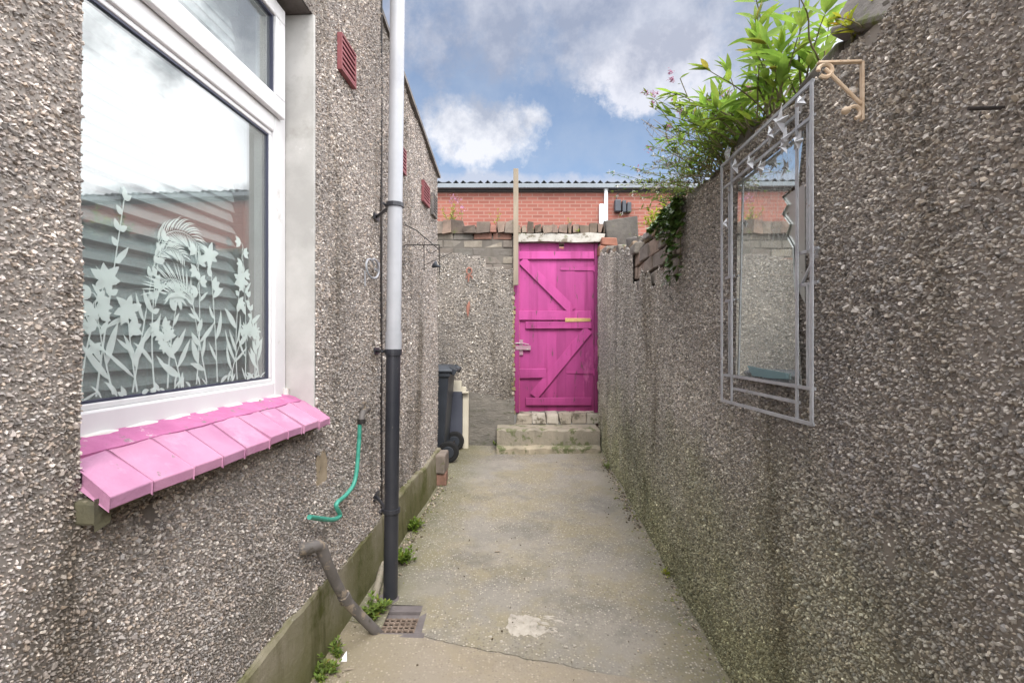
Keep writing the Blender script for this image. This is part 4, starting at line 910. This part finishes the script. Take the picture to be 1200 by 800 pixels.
mb = MB(); mb.tube(curve_pts([(cx(722), YB2-.06, cz(237)), (cx(722), YB2-.06, cz(230)), (cx(726), YB2-.06, cz(226))], 6), .01, 6); mb.build('cable', M['iron'], bb)

# ================================================================== PLANTS
def leaf(mb, p, d, ln, w, up=Vector((0, 0, 1)), droop=.35, fold=.18, seg=5, col=None, wmax=.45):
    p = Vector(p); d = Vector(d).normalized(); side = d.cross(up)
    if side.length < 1e-3: side = Vector((1, 0, 0))
    side.normalize(); vs = []; fs = []
    for i in range(seg+1):
        t = i/seg; ww = w*.5*(math.sin(PI*t**(.75 if wmax < .5 else 1.2)))
        if i == 0: ww = w*.05
        nrm = side.cross(d).normalized()
        vs += [p-side*ww+nrm*ww*fold, p, p+side*ww+nrm*ww*fold] if i < seg else [p]
        d = (d+Vector((0, 0, -droop/seg))).normalized(); p = p+d*ln/seg
    for i in range(seg-1):
        a = i*3; fs += [(a, a+1, a+4, a+3), (a+1, a+2, a+5, a+4)]
    a = (seg-1)*3; fs += [(a, a+1, a+3), (a+1, a+2, a+3)]
    mb.add(vs, fs, col)
def rdir(zmin=-.2, zmax=1, bias=Vector((0, 0, 0))):
    a = random.uniform(0, 2*PI); z = random.uniform(zmin, zmax); q = math.sqrt(max(0, 1-z*z)); return (Vector((q*math.cos(a), q*math.sin(a), z))+bias).normalized()
def shade(lo=.55, hi=1.3):
    if random.random() < .04: return (1.3, .75, .8)
    k = random.uniform(lo, hi); return (k*random.uniform(.9, 1.15), k, k*random.uniform(.8, 1.1))
def weed(name, base, label, cat, n_stems, hgt, spread, leaf_l, leaf_w, lm, bias=(0, 0, 0), per=9, group=None, flowers=None, fprob=.4, fr=.016, stem_r=.002, lmix=.2, droop=.35, tip=True):
    bias = Vector(bias); base = Vector(base)
    t = thing(name, base, label, cat, group); lf = MB(); st_ = MB(); fl = MB()
    for s in range(n_stems):
        p0_ = base+Vector((random.uniform(-1, 1)*spread*.35, random.uniform(-1, 1)*spread, 0))
        d = rdir(.45, 1, bias); L_ = hgt*random.uniform(.55, 1.1); pts = [p0_]; p = p0_; k = 7
        for i in range(k):
            d = (d+Vector((random.uniform(-.13, .13), random.uniform(-.13, .13), random.uniform(-.12, .03)))).normalized(); p = p+d*L_/k; pts.append(p)
        st_.tube(pts, [stem_r*(1-.65*i/k) for i in range(k+1)], 5, caps=False)
        for i in range(per):
            q = random.uniform(.15, 1); j = min(k-1, int(q*k)); pos = pts[j]+(pts[j+1]-pts[j])*(q*k-j); ax = (pts[j+1]-pts[j]).normalized()
            dd = (rdir(-.2, .7)+ax*.6).normalized(); ll = leaf_l*random.uniform(.55, 1.15)*(1.1-.4*q)
            leaf(lf, pos, dd, ll, leaf_w*ll/leaf_l*random.uniform(.8, 1.1), droop=droop*random.uniform(.5, 1.8), col=shade())
        if tip:
            for i in range(3): leaf(lf, pts[-1], (d+rdir(-.3, .6)*.6).normalized(), leaf_l*.6, leaf_w*.6, col=shade())
        if flowers and random.random() < fprob:
            for i in range(16):
                c_ = pts[-1]+rdir(-1, 1)*fr*random.uniform(.2, 1)
                leaf(fl, c_, rdir(-1, 1), fr*.55, fr*.35, seg=3)
    st_.build('stems', M['stem'], t); lf.build('foliage', M[lm], t)
    if fl.v: fl.build('flowers', M[flowers], t)
    return t
random.seed(5)
def top(u, n=-.05): 
    return RW.p(u, float(rtop(u))+.01, n)
# lush bright shrub
weed('broadleaf_weed', top(1.45, -.02), 'lush bright green broad leaved plant on the wall above the mirror', 'plant', 30, .29, .17, .105, .026, 'leaf', (-.20, -.08, .25), 9, stem_r=.003, droop=.5)
weed('broadleaf_weed', top(1.68, -.03), 'spreading mid green leafy plant left of the brightest plant on the wall', 'plant', 48, .23, .22, .065, .016, 'leaf', (-.42, .05, .1), 11, stem_r=.002)
# tall stems crossing the top of the frame
def tall(u, n, px, py, label, leaves, cat='plant'):
    b = top(u, n); t = thing('tall_weed', b, label, cat, 'tall weeds on the boundary wall'); e_ = at(px, py, b.y-.06)
    d = e_-b; st_ = MB(); pts = [b+d*(i/10)*1.15+Vector((.006*math.sin(i), 0, 0)) for i in range(11)]; st_.tube(pts, [.0032-.0002*i for i in range(11)], 6); st_.build('stem', M['stem'], t)
    lf = MB()
    for (q, sx_, sz_, ln, sy_) in leaves:
        pos = b+d*q; leaf(lf, pos, Vector((sx_, sy_, sz_)), ln, ln*.26, up=Vector((0, -.9, .4)), droop=.35, col=(1, 1, 1))
    lf.build('leaves', M['leaf'], t)
tall(1.42, -.02, 886, 5, 'tall single stem with long pale leaves left of the second stem', [(.45, -1, .3, .10, -.2), (.62, -1, .25, .085, -.3), (.70, .9, .45, .10, -.3), (.86, -.9, .3, .08, -.2), (.92, 1, -.1, .07, -.3), (1.0, .8, .3, .075, -.3), (1.02, -.9, .1, .07, -.1), (1.08, .7, -.3, .075, -.3), (.3, -1, .4, .09, -.1)])
tall(1.18, -.02, 941, 8, 'tall thin stem rising near the grey coping stone', [(.96, -1, .0, .06, -.1), (1.0, .9, -.35, .06, -.2), (.35, .6, .5, .05, -.3), (.2, -.5, .6, .05, -.3)])
weed('coping_weed', top(1.02, -.0), 'small yellow green weed below the grey coping stone', 'plant', 8, .055, .03, .05, .012, 'fern', (-.25, 0, .2), 4, droop=.6)
# sprawling flowering weeds
weed('valerian', top(1.85, -.03), 'tangled flowering weed with pinkish purple heads reaching over the sky', 'plant', 52, .34, .22, .045, .011, 'leafdark', (-.45, .05, .25), 14, flowers='petal', fprob=.35, fr=.018, stem_r=.0016)
weed('daisy_weed', top(2.05, .0), 'sprawling small leaved weed with tiny white flowers hanging over the wall', 'plant', 56, .30, .24, .030, .009, 'leafdark', (-.45, .1, -.25), 15, flowers='petalwhite', fprob=.7, fr=.010, stem_r=.0013)
# dry stalks reaching left
t = thing('dry_stalks', top(2.0, .0), 'thin dry brown stalks arching left over the wall top', 'dry plant'); mb = MB(); fl = MB()
for i in range(22):
    b = top(random.uniform(1.75, 2.3), random.uniform(-.05, .02)); e_ = at(random.uniform(748, 800), random.uniform(120, 225), b.y)
    mid = (b+e_)/2+Vector((0, 0, random.uniform(.0, .06))); pts = curve_pts([b, mid, e_], 7); mb.tube(pts, [.0011]*len(pts), 4, caps=False)
    for k in range(3):
        s_ = pts[random.randint(6, len(pts)-2)]; mb.tube([s_, s_+rdir(-.3, .8, Vector((-.4, 0, 0)))*.05], .0007, 3, caps=False)
    if i % 2 == 0:
        for k in range(22): leaf(fl, pts[-1]+rdir(-1, 1)*.018*random.random(), rdir(-1, 1), .008, .003, seg=3)
mb.build('stalks', M['dry'], t); fl.build('seed_heads', M['dry'], t)
# flower spire against the sky
def spire(px, py, bu, label):
    b = top(bu, 0); e_ = at(px, py, b.y); t = thing('valerian', b, label, 'plant'); st_ = MB(); lf = MB(); fl = MB()
    pts = curve_pts([b, (b+e_)/2+Vector((.02, 0, .0)), e_], 8); st_.tube(pts, .0018, 5, caps=False); st_.build('stems', M['stem'], t)
    for k in range(12): q = pts[random.randint(9, len(pts)-1)]; leaf(lf, q, rdir(-.1, .6, Vector((0, 0, .2))), .045, .012, col=shade())
    for k in range(3):
        h_ = pts[-1]+Vector((random.uniform(-.04, .03), 0, random.uniform(-.02, .035)))
        st2 = MB()
        for i in range(24): leaf(fl, h_+rdir(-1, 1)*.014*random.random(), rdir(-1, 1), .009, .005, seg=3)
    lf.build('foliage', M['leafdark'], t); fl.build('flowers', M['petal'], t)
spire(797, 92, 1.9, 'purple flower stem highest against the sky'); spire(768, 118, 2.0, 'purple flower stem furthest left over the gate side')
# ivy hanging
t = thing('ivy', top(2.3, .01), 'dark glossy ivy hanging down the wall left of the mirror', 'ivy'); lf = MB(); st_ = MB()
for s in range(14):
    u = random.uniform(2.16, 2.5); p = RW.p(u, 1.88, .01); pts = [p]; ln = random.uniform(.12, .42)*(1 if 2.2 < u < 2.4 else .5)
    for i in range(8): p = p+Vector((random.uniform(-.014, .006), random.uniform(-.014, .014), -ln/8)); p.x = min(p.x, RW.p(u, 0, .015).x); pts.append(p)
    st_.tube(pts, .0015, 4, caps=False)
    for q in pts:
        for k in range(4):
            d = Vector((random.uniform(-1, -.1), random.uniform(-.9, .5), random.uniform(-.9, .3))); leaf(lf, q+rdir()*.012, d, random.uniform(.026, .046), random.uniform(.022, .038), droop=.5, seg=4, col=shade(.6, 1.5), wmax=.6)
st_.build('stems', M['stem'], t); lf.build('leaves', M['ivy'], t)
weed('fern', top(2.75, -.03), 'yellow green ferny plant on the wall top beyond the ivy', 'plant', 16, .11, .12, .055, .015, 'fern', (-.3, 0, .3), 8)
weed('dry_shrub', top(2.45, -.05), 'greyish dry shrub between the fern and the ivy', 'dry plant', 30, .15, .16, .022, .006, 'dry', (-.2, 0, .5), 10)
weed('dry_shrub', top(3.1, -.06), 'low faded shrub on the wall nearest the gate', 'dry plant', 20, .11, .16, .02, .006, 'dry', (-.2, 0, .5), 9)
# on the end wall
weed('wall_weed', (bx(527), 5.28, bz(259)), 'yellowing weed on the end wall beside the extension corner', 'plant', 16, .17, .10, .05, .012, 'fern', (.0, 0, .4), 8)
t = weed('valerian', (bx(540), 5.3, bz(259)), 'pale pink flower spike on the left end of the end wall', 'plant', 3, .32, .03, .04, .008, 'leafdark', (0, 0, 1.5), 4, flowers='petal', fprob=1, fr=.05)
weed('wall_weed', (bx(582), 5.3, bz(261)), 'sparse yellow weed on the end wall just left of the timber post', 'plant', 6, .16, .05, .04, .008, 'fern', (0, 0, .8), 5)
weed('wall_weed', (bx(668), 5.22, bz(262)), 'tiny dry weed on the coping above the pink gate', 'plant', 5, .07, .05, .03, .006, 'fern', (0, 0, .8), 4)
weed('moss_plant', (bx(676), 5.17, bz(273)), 'low yellow moss tuft on the white lintel', 'plant', 14, .03, .06, .02, .007, 'fern', (0, -.3, .3), 5)
# ground weeds along the plinth
def gweed(px, py, r, label, lm='leaf', n=26):
    Y_ = 560*1.19/(py-400)
    for _ in range(3): Y_ = F*(CZ-gz(Y_))/(py-400)
    weed('ground_weed', ((px-600)/F*Y_, Y_, gz(Y_)), label, 'weed', n, r, r*.5, r*.55, r*.20, lm, (.1, 0, .1), 8, 'weeds along the foot of the walls', stem_r=.0012)
gweed(484, 620, .065, 'bright green weed at the plinth, furthest of those by the drainpipe', 'leaf', 34)
gweed(473, 659, .07, 'bright green weed just behind the drainpipe', 'leaf', 26)
gweed(440, 722, .075, 'weed growing between the waste pipe and the black drainpipe', 'leafdark', 20)
gweed(392, 768, .05, 'low weed at the foot of the plinth in front of the drain', 'leafdark', 12)
gweed(379, 792, .06, 'low weed at the plinth nearest the camera', 'leafdark', 18)
gweed(782, 675, .035, 'small yellow green weed at the foot of the right wall', 'fern', 10)
gweed(710, 548, .05, 'tiny weed at the foot of the right wall near the steps', 'leafdark', 10)
gweed(584, 524, .07, 'weed beside the left end of the steps', 'leafdark', 14)

# ================================================================== GROUND BITS
def gp(px, py):
    Y_ = 3
    for _ in range(6): Y_ = F*(CZ-gz(Y_))/(py-400)
    return Vector(((px-600)/F*Y_, Y_, gz(Y_)+.004*math.sin((px-600)/F*Y_*4+Y_*2.1)+.003*math.sin(Y_*6-(px-600)/F*Y_*3)))
c = gp(620, 731); mb = MB(); random.seed(3)
def blob(mb, c, rx, ry, n=40, h=.004, wob=.12, rot=0):
    vs = [c+Vector((0, 0, h))]
    ph = [random.uniform(0, 6) for _ in range(4)]
    for s_, hh in ((.85, h), (1, -.001)):
        for i in range(n):
            a = 2*PI*i/n; q = s_*(1+wob*(math.sin(3*a+ph[0])+.6*math.sin(5*a+ph[1])+.5*math.sin(9*a+ph[2])+.4*math.sin(14*a+ph[3])))
            x, y = rx*q*math.cos(a), ry*q*math.sin(a); vs.append(c+Vector((x*math.cos(rot)-y*math.sin(rot), x*math.sin(rot)+y*math.cos(rot), hh)))
    mb.add(vs, [(0, 1+i, 1+(i+1) % n) for i in range(n)]+[(1+i, 1+n+i, 1+n+(i+1) % n, 1+(i+1) % n) for i in range(n)])
blob(mb, c+Vector((-.05, .01, 0)), .05, .075, 40, .0045, .13); blob(mb, c+Vector((.0, -.015, 0)), .055, .06, 40, .0038, .15); blob(mb, c+Vector((-.01, .04, 0)), .05, .035, 30, .0052, .2); blob(mb, c+Vector((.045, -.03, 0)), .03, .022, 30, .003, .25)
for i in range(26): blob(mb, c+Vector((random.gauss(0, .085), random.gauss(0, .07), 0)), random.uniform(.003, .010), random.uniform(.002, .007), 10, .0025, .3)
for i in range(9): blob(mb, c+Vector((random.uniform(.05, .15), random.uniform(-.07, .08), 0)), random.uniform(.008, .035), random.uniform(.004, .010), 16, .003, .2, random.uniform(-.5, .5))
o = mb.build('plaster_splash', M['splash'], base=c, smooth=True); tag(o, 'dried pale plaster splash on the concrete in the foreground', 'splash')
mb = MB(); c = gp(403, 774); mb.add([c+Vector((-.012, -.012, .002)), c+Vector((.016, -.014, .004)), c+Vector((.004, .02, .022)), c+Vector((-.004, .014, .006))], [(0, 1, 2), (0, 2, 3), (1, 0, 3), (1, 3, 2)])
o = mb.build('paper_scrap', M['paper'], base=c); tag(o, 'small white crumpled scrap at the foot of the plinth', 'litter')
for (px, py, lab) in ((408, 787, 'curled brown leaf on the ground in the near left corner'), (583, 646, 'brown leaf lying alone in the middle of the concrete')):
    mb = MB(); c = gp(px, py); leaf(mb, c+Vector((-.02, 0, .004)), (1, .2, .1), .045, .014, droop=.2); o = mb.build('fallen_leaf', M['greywood'], base=c); tag(o, lab, 'leaf')
mb = MB(); random.seed(9)       # grit and small debris
def grit(u, n, fr, r):
    p = fr.p(u, 0, n); p.z = gz(p.y)+r*.2+.012*max(0, abs(p.x-.03-K*p.y)-.5); mb.box(p, (r*random.uniform(.8, 1.8), r*random.uniform(.8, 1.8), r*.9), (random.random(), random.random(), random.random()*3), random.choice([(1, 1, 1), (1.6, 1.5, 1.4), (.5, .45, .4), (.8, .9, .5)]), r*.15)
for i in range(900): grit(random.uniform(.9, 5.0), .0+abs(random.gauss(.0, .035))+.012, RW, random.uniform(.003, .009))
for i in range(700): grit(random.uniform(1.0, 4.1), .036+abs(random.gauss(0, .04)), LW, random.uniform(.003, .009))
for i in range(260):
    x = random.uniform(-.6, .7); y = random.uniform(1.5, 5.0); r = random.uniform(.002, .005); mb.box((x, y, gz(y)+.002), (r*1.5, r, r), (0, 0, random.random()*3), random.choice([(1.7, 1.6, 1.5), (.4, .35, .3), (1, 1, 1)]), r*.15)
o = mb.build('grit', M['dirt']); tag(o, 'loose grit and crumbs along the foot of the walls', 'grit', kind='stuff')

# ================================================================== CAMERA, LIGHT, SKY
cam = bpy.data.cameras.new('camera'); co_ = bpy.data.objects.new('camera', cam); COL.objects.link(co_); co_.location = (0, 0, CZ); co_.rotation_euler = (PI/2, 0, 0)
cam.sensor_width = 36; cam.lens = F/1200*36; cam.clip_start = .02; cam.clip_end = 2000; sc.camera = co_
SUN_EL, SUN_AZ = R(50), R(170)       # azimuth clockwise from +Y
sd = Vector((math.sin(SUN_AZ)*math.cos(SUN_EL), math.cos(SUN_AZ)*math.cos(SUN_EL), math.sin(SUN_EL)))
sl = bpy.data.lights.new('sun', 'SUN'); sl.energy = 2.2; sl.angle = R(20); sl.color = (1, .95, .88); so = bpy.data.objects.new('sun', sl); COL.objects.link(so); so.location = (0, -3, 8)
so.rotation_euler = sd.to_track_quat('Z', 'Y').to_euler()
w = bpy.data.worlds.new('World'); sc.world = w; w.use_nodes = True; N = w.node_tree.nodes; L = w.node_tree.links
bg = N['Background']; bg.inputs[1].default_value = .13
sky = N.new('ShaderNodeTexSky'); sky.sky_type = 'NISHITA'; sky.sun_disc = False; sky.sun_elevation = SUN_EL; sky.sun_rotation = SUN_AZ; sky.air_density = 1.0; sky.dust_density = .6; sky.ozone_density = 1.6
tc = N.new('ShaderNodeTexCoord'); CO = tc.outputs['Generated']
sp = N.new('ShaderNodeSeparateXYZ'); L.new(CO, sp.inputs[0])
zc = g_math('ADD', g_math('MAXIMUM', sp.outputs[2], 0.0), .22)
cbx = N.new('ShaderNodeCombineXYZ'); L.new(g_math('DIVIDE', sp.outputs[0], zc), cbx.inputs[0]); L.new(g_math('DIVIDE', sp.outputs[1], zc), cbx.inputs[1])
def w_noise(vec, s, d, r, off):
    mp_ = N.new('ShaderNodeMapping'); L.new(vec, mp_.inputs[0]); mp_.inputs['Location'].default_value = off
    n = N.new('ShaderNodeTexNoise'); n.inputs['Scale'].default_value = s; n.inputs['Detail'].default_value = d; n.inputs['Roughness'].default_value = r; L.new(mp_.outputs[0], n.inputs['Vector']); return n.outputs['Fac']
cl = w_noise(cbx.outputs[0], .85, 9, .55, (2.3, 1.1, 0))
# layer: more cloud higher up and overhead
cover = g_math('ADD', cl, g_ramp(sp.outputs[2], .18, .42, -.06, .17))
maskA = g_math('MULTIPLY', g_ramp(cover, .50, .62), g_ramp(sp.outputs[2], .55, .75))
# cumulus puff placed where the photo has it
def puff(px, py, rx, ry, off, s=5.5, amp=.9):
    d = Vector(((px-600)/F, 1, (400-py)/F)).normalized()
    ax = Vector((1, 0, 0)); ax = (ax-d*ax.dot(d)).normalized(); ay = ax.cross(d)*-1
    def dot(v_, k):
        x = N.new('ShaderNodeVectorMath'); x.operation = 'DOT_PRODUCT'; L.new(CO, x.inputs[0]); x.inputs[1].default_value = tuple(v_*k); return x.outputs['Value']
    a = dot(ax, F/rx); b = dot(ay, F/ry)
    front = g_ramp(dot(d, 1), .3, .4)
    a = g_math('SUBTRACT', a, ax.dot(d)*F/rx); b = g_math('SUBTRACT', b, ay.dot(d)*F/ry)
    q = g_math('ADD', g_math('MULTIPLY', a, a), g_math('MULTIPLY', b, b))
    nz_ = g_math('ADD', g_math('MULTIPLY', w_noise(CO, s, 10, .62, off), .62), g_math('MULTIPLY', w_noise(CO, s*3.1, 10, .68, (off[1], off[0], 5)), .38))
    q = g_math('ADD', q, g_math('MULTIPLY', g_math('SUBTRACT', nz_, .5), -9.0*amp))
    return g_math('MULTIPLY', g_ramp(q, 1.25, .35), front), b
pA, bA = puff(562, 156, 70, 36, (1, 2, 3), 9, .62)
pB, bB = puff(810, 88, 120, 34, (4, 1, 0), 6, 1.0)
pC, bC = puff(600, 222, 420, 16, (0, 3, 1), 5)
pD, bD = puff(650, 15, 330, 58, (5, 3, 1), 4.0, .8)
shadeN = w_noise(cbx.outputs[0], 1.8, 8, .6, (7, 2, 0))
S_ = 7.0
def cc(*k): return tuple(v*S_ for v in k)
cA = g_mix(g_ramp(shadeN, .38, .62), cc(.40, .43, .55), cc(.93, .94, .98))
# unseen cloud overhead, behind and right, brightened to light the walls and window
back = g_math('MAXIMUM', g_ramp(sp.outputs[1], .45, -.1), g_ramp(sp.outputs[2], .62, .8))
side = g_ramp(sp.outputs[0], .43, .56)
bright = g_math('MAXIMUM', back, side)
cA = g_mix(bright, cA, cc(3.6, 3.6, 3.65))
skyc = g_mix(g_ramp(w_noise(CO, 5, 9, .62, (3, 3, 3)), .35, .75, .10, .55), sky.outputs[0], cc(.50, .56, .66))
det = w_noise(CO, 11, 9, .65, (9, 2, 4))
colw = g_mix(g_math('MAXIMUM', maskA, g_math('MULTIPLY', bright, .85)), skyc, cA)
colw = g_mix(g_math('MULTIPLY', pC, .65), colw, cc(.60, .62, .70))
colw = g_mix(g_math('MULTIPLY', pD, .85), colw, g_mix(g_ramp(g_math('ADD', g_math('MULTIPLY', shadeN, .5), g_math('MULTIPLY', det, .5)), .40, .60), cc(.32, .36, .47), cc(.62, .64, .72)))
colw = g_mix(g_math('MULTIPLY', pB, .9), colw, g_mix(g_ramp(g_math('ADD', bB, g_math('MULTIPLY', g_math('SUBTRACT', det, .5), 5)), -.9, .5), cc(.42, .45, .55), cc(.74, .75, .82)))
colw = g_mix(g_math('MULTIPLY', pA, .95), colw, g_mix(g_ramp(g_math('ADD', bA, g_math('MULTIPLY', g_math('SUBTRACT', det, .45), 6)), -.7, .9), cc(.40, .44, .54), cc(.80, .81, .86)))
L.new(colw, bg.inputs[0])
vs_ = sc.view_settings; vs_.view_transform = 'Standard'; vs_.look = 'None'; vs_.gamma = 1; vs_.use_curve_mapping = False; vs_.exposure = 0.42
sc.render.film_transparent = False
sc.cycles.max_bounces = 6; sc.cycles.diffuse_bounces = 3; sc.cycles.glossy_bounces = 3; sc.cycles.transparent_max_bounces = 16; sc.cycles.use_denoising = True
